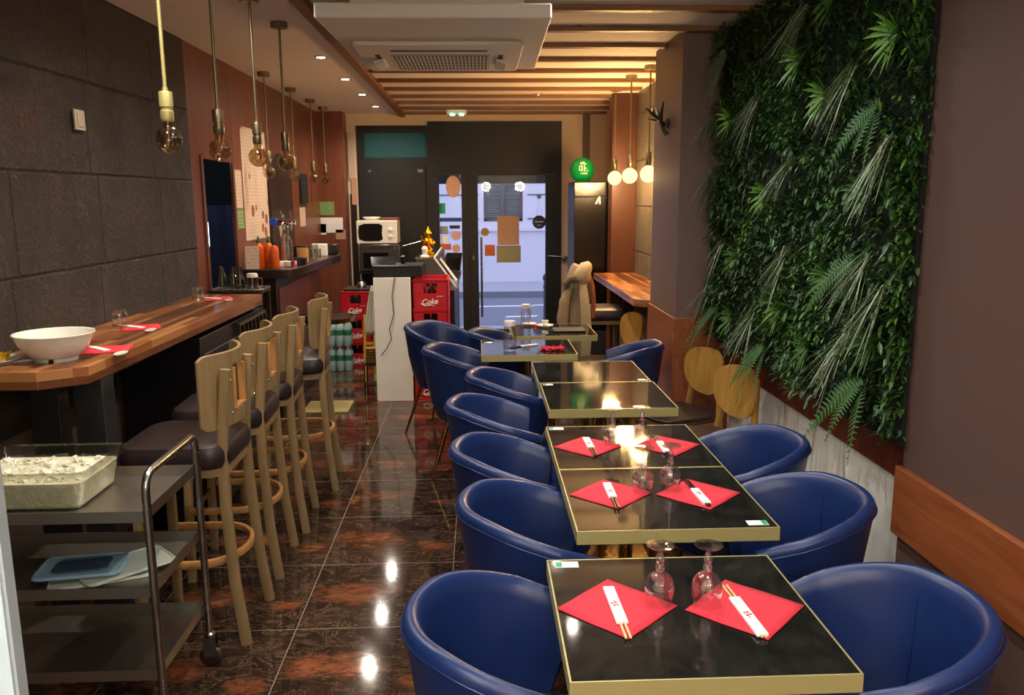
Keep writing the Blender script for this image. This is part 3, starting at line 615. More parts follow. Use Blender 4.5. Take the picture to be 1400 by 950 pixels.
# ------------------------------------------------------------------ place settings
def napkin(x, y, rz, label, z=TZ, s=.195, group='red paper napkins'):
    b = MB(); n = 8
    for lay in range(2):
        g = [[b.bm.verts.new(((i / n - .5) * s * (1 - .02 * lay), (j / n - .5) * s * (1 - .01 * lay), .0006 + lay * .0009 + .0006 * math.sin(i * 1.3 + j + lay))) for j in range(n + 1)] for i in range(n + 1)]
        for i in range(n):
            for j in range(n): b.bm.faces.new((g[i][j], g[i+1][j], g[i+1][j+1], g[i][j+1]))
    o = b.build('paper_napkin', 'napkin', solid=.0006); o.location = (x, y, z + .0006); o.rotation_euler = (0, 0, rz); tag(o, label, 'napkin', group)
    return o
def chops(x, y, rz, label, black=False, slide=.055, z=TZ + .0036):
    # sleeve along local y; sticks stick out at -y
    t = thing('chopsticks', label, 'chopsticks', (x, y, z), rz, 'wrapped chopsticks on red napkins')
    L = .165 if not black else .125
    MB().prism(rrect(.026, L, .001, 1, 0, .03 if not black else .045), 0, .0075 if black else .0062).build('paper_sleeve', 'paper', t, bevel=.0008)
    b = MB(); 
    for (u, v, w, h) in ((-.006, .03, .007, .006), (.002, .033, .006, .008), (-.003, .02, .005, .007), (.004, .022, .007, .005), (0, .042, .004, .004)):
        zt = .0076 if black else .0063; b.box(u - w / 2, u + w / 2, v - h / 2, v + h / 2, zt, zt + .0003)
    b.build('red_print', 'redink', t, smooth=False)
    e = -.115 if not black else -.105
    for sx in (-.0042, .0042):
        MB().bar((sx, (.095 if not black else .10) + (.025 if label.count('right') else 0), .0034), (sx * 1.2, e, .0032), .0052 if not black else .006, .0040 if not black else .005).build('stick', 'blackchop' if black else 'chop', t, bevel=.0008)
    return t
D45 = R(45)
napkin(.302, 1.702, D45, 'red napkin under wooden chopsticks, left side of the nearest table')
napkin(.588, 1.684, D45 + .03, 'red napkin under wooden chopsticks, right side of the nearest table')
napkin(.402, 2.420, D45 + .02, 'red napkin under black chopsticks, left side of the table with the near corner sticker', s=.186)
napkin(.674, 2.404, D45, 'red napkin under black chopsticks, right side of the table with the near corner sticker', s=.19)
napkin(.396, 2.915, D45, 'red napkin on the left of the laid table touching the bare pair', s=.182)
napkin(.690, 2.912, D45 + .03, 'red napkin on the right of the laid table touching the bare pair', s=.182)
chops(.298, 1.674, .03, 'pale wooden chopsticks in white sleeve, left side of nearest table')
chops(.577, 1.668, math.pi + .06, 'pale wooden chopsticks in white sleeve pointing away, right side of nearest table')
chops(.401, 2.388, .0, 'black chopsticks in white sleeve pointing at the camera, left on the second laid table', True)
chops(.668, 2.41, math.pi + .05, 'black chopsticks in white sleeve pointing away, right on the second laid table', True)
chops(.403, 2.895, .03, 'black chopsticks in white sleeve pointing at the camera, left on the third laid table', True)
chops(.668, 2.92, math.pi + .0, 'black chopsticks in white sleeve pointing away, right on the third laid table', True)
# inverted stem glasses
def stem_glass(x, y, label):
    t = thing('wine_glass', label, 'glass', (x, y, TZ + .003), 0, 'upturned stem glasses')
    MB().lathe([(.029, 0), (.033, .02), (.0345, .04), (.032, .056), (.024, .069), (.012, .076), (.006, .078)], seg=32).build('bowl', 'glass', t)
    MB().lathe([(0, .076), (.006, .078), (.010, .084), (.011, .090), (.007, .098), (.0095, .105), (.0105, .111), (.007, .119), (.005, .125), (.006, .132), (.006, .138)], seg=20).build('stem', 'glass', t)
    MB().lathe([(.006, .136), (.018, .139), (.031, .141), (.032, .1425), (.018, .1435), (0, .144)], seg=32).build('foot', 'glass', t)
    return t
G = stem_glass(.398, 1.707, 'upturned stem glass on the left napkin of the nearest table')
for x, y, l in ((.505, 1.702, 'upturned stem glass by the right napkin of the nearest table'), (.507, 2.437, 'left upturned stem glass on the table with near corner sticker'), (.597, 2.458, 'right upturned stem glass on the table with near corner sticker'),
                (.490, 2.93, 'left upturned stem glass on the laid table touching the bare pair'), (.602, 2.94, 'right upturned stem glass on the laid table touching the bare pair')):
    dup(G, (x, y, TZ + (.003 if y < 2.1 else .0)), 0, l)
def sticker(x, y, rz, label, z=.7503, w=.058, d=.032, flip=False):
    t = thing('table_sticker', label, 'sticker', (x, y, z), rz, 'table stickers')
    MB().box(-w/2, w/2, -d/2, d/2, 0, .0008).build('sticker_sheet', 'paper', t, smooth=False)
    k = 1 if flip else -1
    MB().box(min(k*w*.48, k*w*.22), max(k*w*.48, k*w*.22), -d*.45, d*.45, .0009, .0012).build('green_corner', 'sgreen', t, smooth=False)
sticker(.212, 1.928, -.03, 'white and green sticker at the back left corner of the nearest table')
sticker(.780, 2.168, -.02, 'white and green sticker at the near right corner of the second table', flip=True)
sticker(.302, 3.165, -.02, 'white and green sticker at the back left corner of the third table')
sticker(.335, 3.955, 0, 'small sticker at the back left corner of the nearer bare table', w=.05)
sticker(.825, 4.035, 0, 'small sticker at the near right corner of the far bare table', w=.05, flip=True)
sticker(.055, 5.19, 0, 'small sticker at the back left corner of the jar table', w=.05)
# jars etc on far tables
def jar(x, y, label, h=.16, r=.036):
    t = thing('glass_jar', label, 'jar', (x, y, TZ), 0)
    MB().lathe([(0, .003), (r*.9, .003), (r, .012), (r, h*.72), (r*.8, h*.8), (r*.78, h*.86)], seg=28).build('body', 'glass', t)
    MB().lathe([(0, h), (r*.86, h), (r*.9, h - .006), (r*.9, h*.84), (0, h*.84)], seg=28).build('cap', 'white', t)
jar(.182, 4.876, 'clear jar with white cap on the table with the crumpled napkin', .185, .04); jar(.332, 5.80, 'clear jar with white cap on the farthest table', .165, .036)
def plate(x, y, r, label, z=TZ):
    o = MB().lathe([(0, .004), (r*.55, .004), (r*.6, .003), (r*.62, .0), (r*.66, 0), (r*.7, .005), (r, .013), (r, .016), (r*.68, .009), (0, .007)], seg=36).build('saucer', 'porc'); o.location = (x, y, z); tag(o, label, 'plate')
plate(.47, 5.80, .06, 'white saucer under a cup on the farthest table'); plate(.36, 5.88, .055, 'white saucer behind the capped jar on the farthest table')
o = MB().lathe([(.012, 0), (.018, .004), (.026, .036), (.027, .038), (.024, .036), (.016, .006), (0, .005)], seg=28).build('tea_cup', 'porc'); o.location = (.47, 5.80, TZ + .009); tag(o, 'small white cup on the saucer of the farthest table', 'cup')
o = MB().prism(rrect(.22, .17, .012), 0, .012).build('menu_folder', 'blackm', bevel=.003); o.location = (.62, 5.62, TZ); tag(o, 'flat black menu folder lying on the farthest table', 'menu')
o = napkin(.42, 5.88, .3, 'small red napkin between saucers on the farthest table', s=.09)
b = MB(); n = 22; g = []
for i in range(n + 1):
    g.append([b.bm.verts.new(((i / n - .5) * .13 + .01 * math.sin(j), (j / n - .5) * .08 + .008 * math.sin(i * 1.1), .010 + .009 * math.sin(i * .9) * math.cos(j * .8) + .004 * math.sin(i * 2.3 + j))) for j in range(n + 1)])
for i in range(n):
    for j in range(n): b.bm.faces.new((g[i][j], g[i+1][j], g[i+1][j+1], g[i][j+1]))
o = b.build('crumpled_napkin', 'napkin', solid=.001); o.location = (.44, 4.90, TZ); tag(o, 'crumpled red napkin on the table beside the capped jar', 'napkin')
o = chops(.27, 5.02, -1.05, 'loose chopsticks in sleeve slanting beside the capped jar', True, z=TZ)

# ------------------------------------------------------------------ bar table on the left
BZ = 1.08
bt = thing('bar_table', 'long butcher block bar table with clipped corner along the stone wall', 'bar table', (-1.6, 3.9, 0))
o = MB().prism([(-1.40 + 1.6, 2.93 - 3.9), (-1.36 + 1.6, 5.18 - 3.9), (-1.776 + 1.6, 5.20 - 3.9), (-1.835 + 1.6, 2.84 - 3.9), (-1.535 + 1.6, 2.835 - 3.9)], BZ - .066, BZ).build('worktop', 'butcher', bt, bevel=.003, smooth=False)
for (x0, x1, y0, y1) in ((-1.69, -1.58, 3.05, 3.13), (-1.51, -1.40 + .0, 3.02, 3.12)):
    MB().box(x0 + 1.6, x1 + 1.6, y0 - 3.9, y1 - 3.9, 0, BZ - .066).build('leg', 'blackm', bt, bevel=.003)
MB().box(-.23, .14, -.86, .0, BZ - .10, BZ - .067).build('apron', 'darkwood', bt)
cl = thing('bar_cooler', 'black under-bar cooler cabinet with a slatted vent below the bar table end', 'cooler', (-1.56, 4.7, 0))
MB().box(-.225, .17, -.62, .55, .03, .985).build('body', 'black', cl, bevel=.004)
MB().box(.171, .19, -.60, -.02, .06, .90).build('door', 'blackm', cl, bevel=.004); MB().box(.171, .19, 0, .54, .06, .80).build('door', 'blackm', cl, bevel=.004)
b = MB()
for k in range(7): b.box(.175, .195, -.02 + k * .082, -.01 + k * .082, .83, .955)
b.box(.175, .2, -.04, .55, .955, .972).box(.175, .2, -.04, .55, .815, .83).box(.175, .2, .535, .55, .815, .97)
b.build('vent_rack', 'dsteel', cl, smooth=False)
# things on bar
def bowl(): 
    t = thing('soup_bowl', 'large white ramen bowl at the clipped end of the bar table', 'bowl', (-1.575, 3.06, BZ))
    MB().lathe([(0, .012), (.066, .012), (.068, 0), (.074, 0), (.078, .014), (.092, .022), (.112, .05), (.122, .066), (.124, .07), (.135, .096), (.139, .100), (.138, .103), (.131, .100), (.118, .07), (.104, .04), (.07, .022), (0, .02)], seg=56).build('body', 'porc', t)
    MB().lathe([(0, 0), (.007, .001), (.009, .009), (.006, .014), (0, .015)], (.02, -.078, .0), 16).build('foot_mark', 'black', t)
bowl()
def barset(x, y, rz, lab, w=.10):
    napkin(x, y, rz, 'red napkin on the bar table, ' + lab, BZ + .0005, .17)
    t = thing('chopsticks', 'white sleeved chopsticks on the bar table, ' + lab, 'chopsticks', (x - .03, y, BZ + .0035), rz + .6)
    MB().prism(rrect(.028, .13, .001, 1), 0, .004).build('paper_sleeve', 'paper', t, bevel=.0008); MB().bar((0, .06, .0025), (0, .12, .0025), .008, .004).build('stick', 'chop', t)
    o = MB().lathe([(0, .003), (.012, .002), (.016, 0), (.02, .003), (.022, .007), (.014, .006), (0, .005)], seg=24, sx=1, sy=2.2).build('chopstick_rest', 'porc'); o.location = (x + w, y - .11, BZ); o.rotation_euler = (0, 0, .1); tag(o, 'white oval rest on the bar table, ' + lab, 'chopstick rest')
barset(-1.475, 3.255, R(15), 'just beyond the big bowl'); barset(-1.575, 3.83, R(25), 'in the middle of the table', .09); barset(-1.565, 4.94, R(25), 'at the far end')
def tumbler(x, y, lab):
    o = MB().lathe([(.036, 0), (.035, .03), (.033, .034), (.035, .038), (.030, .08), (.027, .084), (0, .084)], seg=32).build('tumbler', 'glass'); o.location = (x, y, BZ + .001); tag(o, 'small upturned glass tumbler on the bar table, ' + lab, 'glass')
tumbler(-1.665, 3.83, 'in the middle'); tumbler(-1.64, 4.83, 'at the far end')
pt = thing('food_plate', 'white plate with yellow food at the left edge of the bar table', 'plate', (-1.77 + .02, 3.0, BZ))
MB().lathe([(0, .004), (.05, .004), (.052, 0), (.056, 0), (.06, .006), (.09, .016), (.091, .019), (.058, .010), (0, .008)], seg=36, sx=.8, sy=1).build('plate', 'porc', pt)
b = MB()
for k in range(16):
    a = random.uniform(0, 6.28); r = random.uniform(0, .035); b.tube([(r * math.cos(a), r * math.sin(a), .012), (r * math.cos(a) + random.uniform(-.02, .02), r * math.sin(a) + random.uniform(-.02, .02), .03 + random.uniform(0, .012)), (r * math.cos(a + 1), r * math.sin(a + 1), .014)], .005, 6)
b.build('food', 'food', pt)
o = MB().box(-.012, .012, -.05, .05, .0, .006).build('paper_strip', 'paper', bevel=.001); o.location = (-1.672, 3.04, BZ); o.rotation_euler = (0, 0, -.9); tag(o, 'short white paper strip between the food plate and the big bowl', 'paper')
# ------------------------------------------------------------------ bar stools
def make_stool():
    t = thing('bar_stool', 'x', 'stool')
    ys = .155
    for sy in (-1, 1):
        P = [(.215, sy * .175, 0), (.185, sy * .168, .25), (.168, sy * .160, .55), (.165, sy * .152, .74), (.182, sy * .148, .92), (.196, sy * .146, 1.06)]
        Q = []
        for i in range(len(P) - 1):
            for k in range(4):
                Q.append(Vector(P[i]).lerp(Vector(P[i + 1]), k / 4))
        Q.append(Vector(P[-1]))
        MB().sweep(Q, rrect(.030, .040, .007, 2), scale=[1 - .10 * i / len(Q) for i in range(len(Q))]).build('rear_leg', 'stool', t)
        MB().sweep([(-.165, sy * .175, 0), (-.150, sy * .155, .68)], rrect(.034, .034, .006, 2)).build('front_leg', 'stool', t)
    # curved backrest panel with a handle opening
    b = MB(); nu, nv = 28, 20; W = .205; z0, z1 = .835, 1.115
    def pos(u, v, off):
        # u,v in 0..1
        s = (u - .5) * 2
        rc = .035
        y = s * W; x = .192 - .085 * s * s + .006
        edge = max(0, abs(s) - .86) / .14
        z = z0 + (z1 - z0) * v
        z += (.5 - v) * 2 * (.018 * edge ** 2)
        nx, ny = 1, .17 * s / W * W * 2
        return Vector((x + off * 1 - .0, y + off * .8 * s, z))
    def hole(i, j): 
        u = (i + .5) / nu; v = (j + .5) / nv; return .36 < u < .64 and .22 < v < .78 - 0
    vt = {}
    def V(i, j, k):
        if (i, j, k) not in vt: vt[(i, j, k)] = b.bm.verts.new(pos(i / nu, j / nv, -.006 if k == 0 else .006))
        return vt[(i, j, k)]
    def solid(i, j): return 0 <= i < nu and 0 <= j < nv and not hole(i, j)
    for i in range(nu):
        for j in range(nv):
            if not solid(i, j): continue
            b.bm.faces.new((V(i, j, 0), V(i, j + 1, 0), V(i + 1, j + 1, 0), V(i + 1, j, 0))); b.bm.faces.new((V(i, j, 1), V(i + 1, j, 1), V(i + 1, j + 1, 1), V(i, j + 1, 1)))
            if not solid(i - 1, j): b.bm.faces.new((V(i, j, 0), V(i, j, 1), V(i, j + 1, 1), V(i, j + 1, 0)))
            if not solid(i + 1, j): b.bm.faces.new((V(i + 1, j, 0), V(i + 1, j + 1, 0), V(i + 1, j + 1, 1), V(i + 1, j, 1)))
            if not solid(i, j - 1): b.bm.faces.new((V(i, j, 0), V(i + 1, j, 0), V(i + 1, j, 1), V(i, j, 1)))
            if not solid(i, j + 1): b.bm.faces.new((V(i, j + 1, 0), V(i, j + 1, 1), V(i + 1, j + 1, 1), V(i + 1, j + 1, 0)))
    bk = b.build('backrest', 'stool', t, bevel=.003)
    MB().box(.178, .205, -.062, -.055, .90, 1.05).box(.178, .205, .055, .062, .90, 1.05).box(.178, .205, -.062, .062, .892, .900).build('handle_lining', 'stool_l', bk, bevel=.002)
    for sy in (-1, 1):
        for z in (.90, 1.02): MB().lathe([(0, .004), (.005, .003), (.006, 0)], (.213, sy * .147, z), 12, mtx=Matrix.Rotation(R(90), 3, 'Y')).build('bolt', 'steel', bk)
    MB().prism(rrect(.37, .38, .07, 6, -.005, 0), .665, .70).build('seat_frame', 'stool', t)
    s = []
    b = MB(); prof = [(1.0, .70), (1.03, .72), (1.03, .755), (.98, .778), (.85, .788), (.5, .792), (0, .793)]
    P = rrect(.39, .40, .08, 8); rings = []
    for k, z in [(.97, .695)] + prof[:-1]: rings.append([b.bm.verts.new((p[0] * k - .01, p[1] * k, z)) for p in P])
    for A_, B_ in zip(rings, rings[1:]):
        for j in range(len(P)): b.bm.faces.new((A_[j], A_[(j + 1) % len(P)], B_[(j + 1) % len(P)], B_[j]))
    b.bm.faces.new(rings[-1]); b.bm.faces.new(list(reversed(rings[0])))
    b.build('seat', 'brownl', t)
    # bentwood ring passing outside the rear legs, steel foot bar in front
    P = [(-.15, -.19, .33)]
    for k in range(17):
        a = R(-90 + 180 * k / 16); P.append((.05 + .15 * math.cos(a), .19 * math.sin(a), .33))
    P.append((-.15, .19, .33))
    MB().sweep(P, rrect(.018, .030, .005, 2)).build('ring_stretcher', 'stool_l', t)
    MB().bar((-.165, -.17, .30), (-.165, .17, .30), .02, .028).build('foot_bar', 'brassl', t, bevel=.003)
    return t
stool = make_stool()
sts = [(-1.115, 3.08, 'nearest wooden bar stool with brown seat at the bar table'), (-1.125, 3.62, 'second wooden bar stool from the near end of the bar table'), (-1.115, 4.12, 'third wooden bar stool from the near end of the bar table'), (-1.075, 4.72, 'farthest of the four wooden bar stools, at the far end of the bar table')]
for i, (x, y, l) in enumerate(sts):
    if i == 0: stool.location = (x, y, 0); stool['label'] = l; stool['group'] = 'wooden bar stools'
    else: dup(stool, (x, y, 0), .03 * i, l)
st5 = dup(stool, (.99, 6.62, 0), math.pi, 'wooden bar stool under the beige coat, facing the niche shelf')
# ------------------------------------------------------------------ trolley
tr = thing('service_trolley', 'three-tier stainless steel service trolley in the left foreground', 'trolley', (-1.365, 2.545, 0))
hx = .38; hy = .215
for sx in (-1, 1):
    P = [(sx * hx, -hy, .13), (sx * hx, -hy, .82)]
    for k in range(1, 7): a = R(180 - 15 * k); P.append((sx * hx, -hy + .05 + .05 * math.cos(a), .82 + .05 * math.sin(a)))
    for k in range(0, 7): a = R(90 - 15 * k); P.append((sx * hx, hy - .05 + .05 * math.cos(a), .82 + .05 * math.sin(a)))
    P += [(sx * hx, hy, .13)]
    MB().tube(P, .0125, 14).build('end_frame', 'steel', tr)
for z in (.725, .485, .215):
    b = MB(); x0, x1, y0, y1 = -hx + .008, hx - .012, -hy + .003, hy - .003
    b.box(x0, x1, y0, y1, z, z + .003).box(x0, x1, y0 - .003, y0, z, z + .035).box(x0, x1, y1, y1 + .003, z, z + .035).box(x0 - .003, x0, y0, y1, z, z + .035).box(x1, x1 + .003, y0, y1, z, z + .035)
    b.build('shelf', 'steel2', tr, smooth=False)
for sx in (-1, 1):
    for sy in (-1, 1):
        c = MB().lathe([(0, .135), (.014, .135), (.02, .128), (.02, .115), (0, .115)], (sx * hx, sy * hy, 0), 16).box(sx*hx - .022, sx*hx + .022, sy*hy - .016, sy*hy - .012, .045, .117).box(sx*hx - .022, sx*hx + .022, sy*hy + .012, sy*hy + .016, .045, .117).build('caster', 'steel', tr, smooth=False)
        MB().lathe([(0, -.009), (.030, -.009), (.036, -.006), (.037, 0), (.036, .006), (.030, .009), (0, .009)], (sx * hx, sy * hy, .0375), 24, 1.15, 1.0, mtx=Matrix.Rotation(R(90), 3, 'X')).build('wheel', 'dsteel', c)
# ice tub
tb = thing('ice_tub', 'clear rectangular tub full of pale ice on the trolley top', 'food container', (-1.405, 2.56, .7285))
def tubshape(w, d, h, wt, r=.03):
    b = MB(); rings = []
    for k, z in ((.86, 0), (.90, .01), (1.0, h)): rings.append([b.bm.verts.new((p[0] * k, p[1] * k, z)) for p in rrect(w, d, r, 5)])
    rings.append([b.bm.verts.new((p[0], p[1], h)) for p in rrect(w + .05, d + .05, r, 5)]); rings.append([b.bm.verts.new((p[0], p[1], h - .008)) for p in rrect(w + .052, d + .052, r, 5)])
    for A_, B_ in zip(rings, rings[1:]):
        for j in range(len(A_)): b.bm.faces.new((A_[j], A_[(j + 1) % len(A_)], B_[(j + 1) % len(A_)], B_[j]))
    b.bm.faces.new(list(reversed(rings[0]))); return b
tubshape(.40, .29, .125, .003).build('tub', 'tub', tb)
b = MB(); n = 26; g = []
for k, z in ((.84, .004), (.88, .012), (.955, .088)):
    g.append([b.bm.verts.new((p[0] * k, p[1] * k, z)) for p in rrect(.40, .29, .03, 5)])
for A_, B_ in zip(g, g[1:]):
    for j in range(len(A_)): b.bm.faces.new((A_[j], A_[(j + 1) % len(A_)], B_[(j + 1) % len(A_)], B_[j]))
b.bm.faces.new(g[-1]); b.bm.faces.new(list(reversed(g[0])))
for k in range(160):
    x = random.uniform(-.17, .17); yy = random.uniform(-.12, .12); s = random.uniform(.006, .013)
    b.box(x - s, x + s, yy - s, yy + s, .086, .089 + random.uniform(0, .008), rot=(random.uniform(-.6, .6), random.uniform(-.6, .6), random.uniform(0, 3)))
ice = b.build('ice', 'ice', tb, smooth=False); ice['kind'] = 'stuff'
nt = MT['ice'].node_tree; bb = nt.nodes['Principled BSDF']; vv = N(nt, 'TexCoord').outputs['Object']
nn = noise(nt, vv, 26, 5, .7, 1.5); nt.links.new(ramp(nt, nn, [(.32, 'd2cfae'), (.5, 'ebe8cc'), (.68, 'fbf9ec')]), bb.inputs['Base Color']); bump(nt, nn, bb, .8, .01)
# lids
def lid(x, y, z, rz, w, d, m, lab, seal=False, tilt=(0, 0)):
    t = thing('container_lid', lab, 'lid', (x, y, z), rz); t.rotation_euler = (tilt[0], tilt[1], rz)
    MB().prism(rrect(w, d, .03, 5), 0, .006).build('lid_plate', m, t, bevel=.002)
    b = MB().tube([(p[0], p[1], .006) for p in rrect(w - .012, d - .012, .026, 5)], .004, 6, closed=True)
    b.build('rim', m, t)
    if seal: 
        MB().prism(rrect(w * .62, d * .55, .02, 5), .0062, .008).build('inset', 'lidseal', t); MB().tube([(p[0], p[1], .009) for p in rrect(w * .62, d * .55, .02, 5)], .003, 6, closed=True).build('seal', 'lidseal', t)
lid(-1.22, 2.51, .4885, .35, .30, .20, 'lidclear', 'milky clear plastic lid lying lowest on the trolley middle shelf')
lid(-1.15, 2.52, .5025, .75, .28, .17, 'lidclear', 'milky plastic lid turned askew above the lowest lid on the middle shelf')
lid(-1.27, 2.49, .5155, .15, .26, .17, 'lidblue', 'pale blue lid with dark seal lying on top of the stacked lids', True)

# ------------------------------------------------------------------ living wall
lw = thing('living_wall', 'dense artificial green wall of ferns and grasses above the white low wall', 'plant wall', (1.5, 3.8, 0))
X0 = 0.05
MB().box(-.045, .058, -1.115, 1.145, .80, CZ - .004).build('backing', 'soil', lw, smooth=False)
MB().box(-.005, .058, -1.115, 1.145, .662, .80).build('bottom_board', 'darkred_y', lw, bevel=.003)
def leaf(b, p, d, up, L, w, droop=.3):
    d = d.normalized(); side = d.cross(up)
    if side.length < .01: side = Vector((0, 1, 0))
    side.normalize(); nrm = side.cross(d)
    q = [(0, .15), (.35, 1.0), (.7, .8), (1, .04)]
    vs = []
    for t, k in q:
        c = p + d * L * t + Vector((0, 0, -1)) * droop * L * t * t
        vs.append((b.bm.verts.new(c - side * w * k * .5 + nrm * w * .15 * k), b.bm.verts.new(c), b.bm.verts.new(c + side * w * k * .5 + nrm * w * .15 * k)))
    for A_, B_ in zip(vs, vs[1:]):
        b.bm.faces.new((A_[0], A_[1], B_[1], B_[0])); b.bm.faces.new((A_[1], A_[2], B_[2], B_[1]))
rnd = random.Random(3)
def sd(): return Vector((-rnd.uniform(.15, 1), rnd.uniform(-1.1, 1.1), rnd.uniform(-.9, 1.0)))
def okpos(y, z): return -1.10 < y < 1.13 and .84 < z < CZ - .02
for name, m, cnt, lr, wr in (('small_leaves', 'leafd', 9500, (.022, .055), (.009, .020)), ('bushy_leaves', 'leafm', 6000, (.022, .055), (.007, .017)), ('bright_leaves', 'leafb', 1500, (.02, .045), (.006, .013))):
    b = MB(); clumps = [(rnd.uniform(-1.08, 1.1), rnd.uniform(.86, CZ - .03), rnd.uniform(.10, .22)) for _ in range(42)]
    for k in range(cnt):
        if m == 'leafd': y, z = rnd.uniform(-1.1, 1.13), rnd.uniform(.83, CZ - .01)
        else:
            c = rnd.choice(clumps); y, z = rnd.gauss(c[0], c[2] * .5), rnd.gauss(c[1], c[2] * .5)
        y = max(-1.09, min(1.12, y)); z = max(.81, min(CZ - .03, z))
        bumpy = .5 + .5 * math.sin(y * 7 + 2 * math.sin(z * 5)) * math.sin(z * 8 + 1.3)
        x = -.045 - rnd.uniform(0, .05 + .06 * bumpy)
        if k % 14 == 0: y = rnd.uniform(-1.115, -1.085); x = -rnd.uniform(.028, .10)
        leaf(b, Vector((x, y, z)), sd(), Vector((0, 0, 1)), rnd.uniform(*lr), rnd.uniform(*wr), rnd.uniform(-.1, .45))
    o = b.build(name, m, lw, fix=False, smooth=False); o['kind'] = 'stuff'
def Y(y): return y - 3.8
grs = [(3.586, 2.43), (4.73, 2.44), (3.084, 2.13), (4.12, 2.14), (4.86, 2.12), (2.78, 1.84), (3.63, 1.82), (4.80, 1.80), (4.62, 1.40), (3.63, 1.42), (2.86, 1.44), (4.05, 1.09), (3.01, 1.13), (4.86, 1.12), (2.74, 1.34)]
for gy, gz in grs:
    b = MB(); s = 1.0
    for k in range(52):
        a = rnd.gauss(0, .55); L = rnd.uniform(.14, .26)
        d = Vector((-rnd.uniform(.15, .5), .30 + math.sin(a) * .45, -rnd.uniform(.35, .9))); p = Vector((-.10 - rnd.uniform(0, .03), Y(gy) + rnd.uniform(-.02, .02), gz + rnd.uniform(-.015, .03)))
        d.normalize(); side = Vector((d.y, -d.x, 0)); side = side.normalized() if side.length > .01 else Vector((0, 1, 0)); side = (side + Vector((0, .4, 0))).normalized()
        pv = None
        for i in range(7):
            t = i / 6; c = p + d * L * t + Vector((0, 0, -1)) * L * .22 * t * t; w = .0046 * (1 - t * .8)
            if c.y < -1.115: c.y = -1.115
            v = (b.bm.verts.new(c - side * w), b.bm.verts.new(c + side * w))
            if pv: b.bm.faces.new((pv[0], pv[1], v[1], v[0]))
            pv = v
    b.build('grass_tuft', 'grass', lw, fix=False, smooth=False)
frn = [(2.873, 1.98), (2.991, 1.43), (3.90, .93), (2.86, .99), (4.70, 1.02)]
for fy, fz in frn:
    b = MB()
    for k in range(5):
        a = -.7 + k * .35 + rnd.uniform(-.1, .1); L = rnd.uniform(.16, .24)
        d = Vector((-.25, math.sin(a) * .75 + .15, -.1)); p = Vector((-.10, Y(fy), fz)); pv = None; d.normalize()
        for i in range(1, 20):
            t = i / 19; c = p + d * L * t + Vector((0, 0, -1)) * L * .85 * t * t
            tan = (d * L + Vector((0, 0, -1)) * L * 1.7 * t).normalized(); side = tan.cross(Vector((-1, 0, .2))).normalized()
            ll = .045 * math.sin(math.pi * (.12 + .86 * t)) + .003
            for sg in (-1, 1):
                e = c + side * sg * ll + tan * ll * .35; 
                if e.y < -1.12: continue
                w = tan * .0052
                b._add([c - w, c + w, e + w * .3, e - w * .3], [(0, 1, 2, 3)])
            if pv is not None: b.bar(pv, c, .002, .002)
            pv = c
    b.build('fern', 'fern', lw, fix=False, smooth=False)
ros = [(3.616, 2.24), (3.339, 2.06), (3.959, 1.68), (2.926, 1.68), (2.79, 2.19), (3.69, 1.17), (3.36, 1.04), (2.80, 1.16), (4.553, 2.08), (4.35, 1.35), (3.3, 2.42), (3.2, 1.35), (4.4, 1.02)]
for ry, rz_ in ros:
    b = MB()
    for k in range(20):
        a = k * 2.4; el = .35 + .5 * (k / 20)
        leaf(b, Vector((-.10, Y(ry), rz_)), Vector((-math.cos(el) * .55 - .1, math.sin(a) * math.sin(el + .4), math.cos(a) * math.sin(el + .4))), Vector((-1, 0, .1)), rnd.uniform(.08, .14), .020, .25)
    for v in b.bm.verts:
        if v.co.y < -1.115: v.co.y = -1.115
    b.build('broadleaf_rosette', 'leafb' if int(ry * 100) % 2 else 'leafm', lw, fix=False, smooth=False)

# ------------------------------------------------------------------ pale wood chairs
def make_ply():
    t = thing('wooden_chair', 'x', 'chair')
    # faces +x, back at -x
    b = MB(); n = 24; m = 14
    def shape(u, v):
        s = (u - .5) * 2; tt = (v - .5) * 2
        # superellipse with wider top
        return s, tt
    rings = []
    P = []
    for k in range(40):
        a = 2 * math.pi * k / 40; ca, sa = math.cos(a), math.sin(a)
        y = math.copysign(abs(ca) ** .75, ca) * (.170 + .028 * sa); z = math.copysign(abs(sa) ** .8, sa) * .135 * (1.0 if sa > 0 else 1.0)
        P.append((y, z))
    for off in (-.006, .006):
        for k in (1.0, .75, .5, .25):
            rings.append([b.bm.verts.new((-.235 + .9 * (y * k) ** 2 * 1.3 - .12 * (z * k) + off, y * k, .66 + z * k)) for y, z in P])
    def strip(A_, B_):
        for j in range(40): b.bm.faces.new((A_[j], A_[(j + 1) % 40], B_[(j + 1) % 40], B_[j]))
    for i in (0, 1, 2): strip(rings[i], rings[i + 1]); strip(rings[i + 4], rings[i + 5])
    strip(rings[0], rings[4])
    b.bm.faces.new(rings[3]); b.bm.faces.new(rings[7])
    b.build('backrest', 'ply', t)
    for sy in (-1, 1):
        MB().sweep([(-.25, sy * .16, 0), (-.215, sy * .15, .42), (-.235, sy * .125, .60), (-.25, sy * .11, .74)], rrect(.024, .034, .006, 2)).build('leg', 'ply', t)
        MB().sweep([(.19, sy * .18, 0), (.17, sy * .165, .42)], rrect(.028, .028, .006, 2)).build('leg', 'ply', t)
    MB().prism(rrect(.40, .40, .10, 6), .425, .445).build('seat', 'brownl', t, bevel=.005)
    MB().bar((-.19, -.15, .38), (.17, -.165, .38), .018, .03).bar((-.19, .15, .38), (.17, .165, .38), .018, .03).build('stretcher', 'ply', t)
    return t
pc = make_ply(); pc.location = (1.11, 4.56, 0); pc.rotation_euler = (0, 0, math.pi + .38); pc['label'] = 'pale plywood chair against the pilaster, farther of the two by the white wall'; pc['group'] = 'pale plywood chairs'
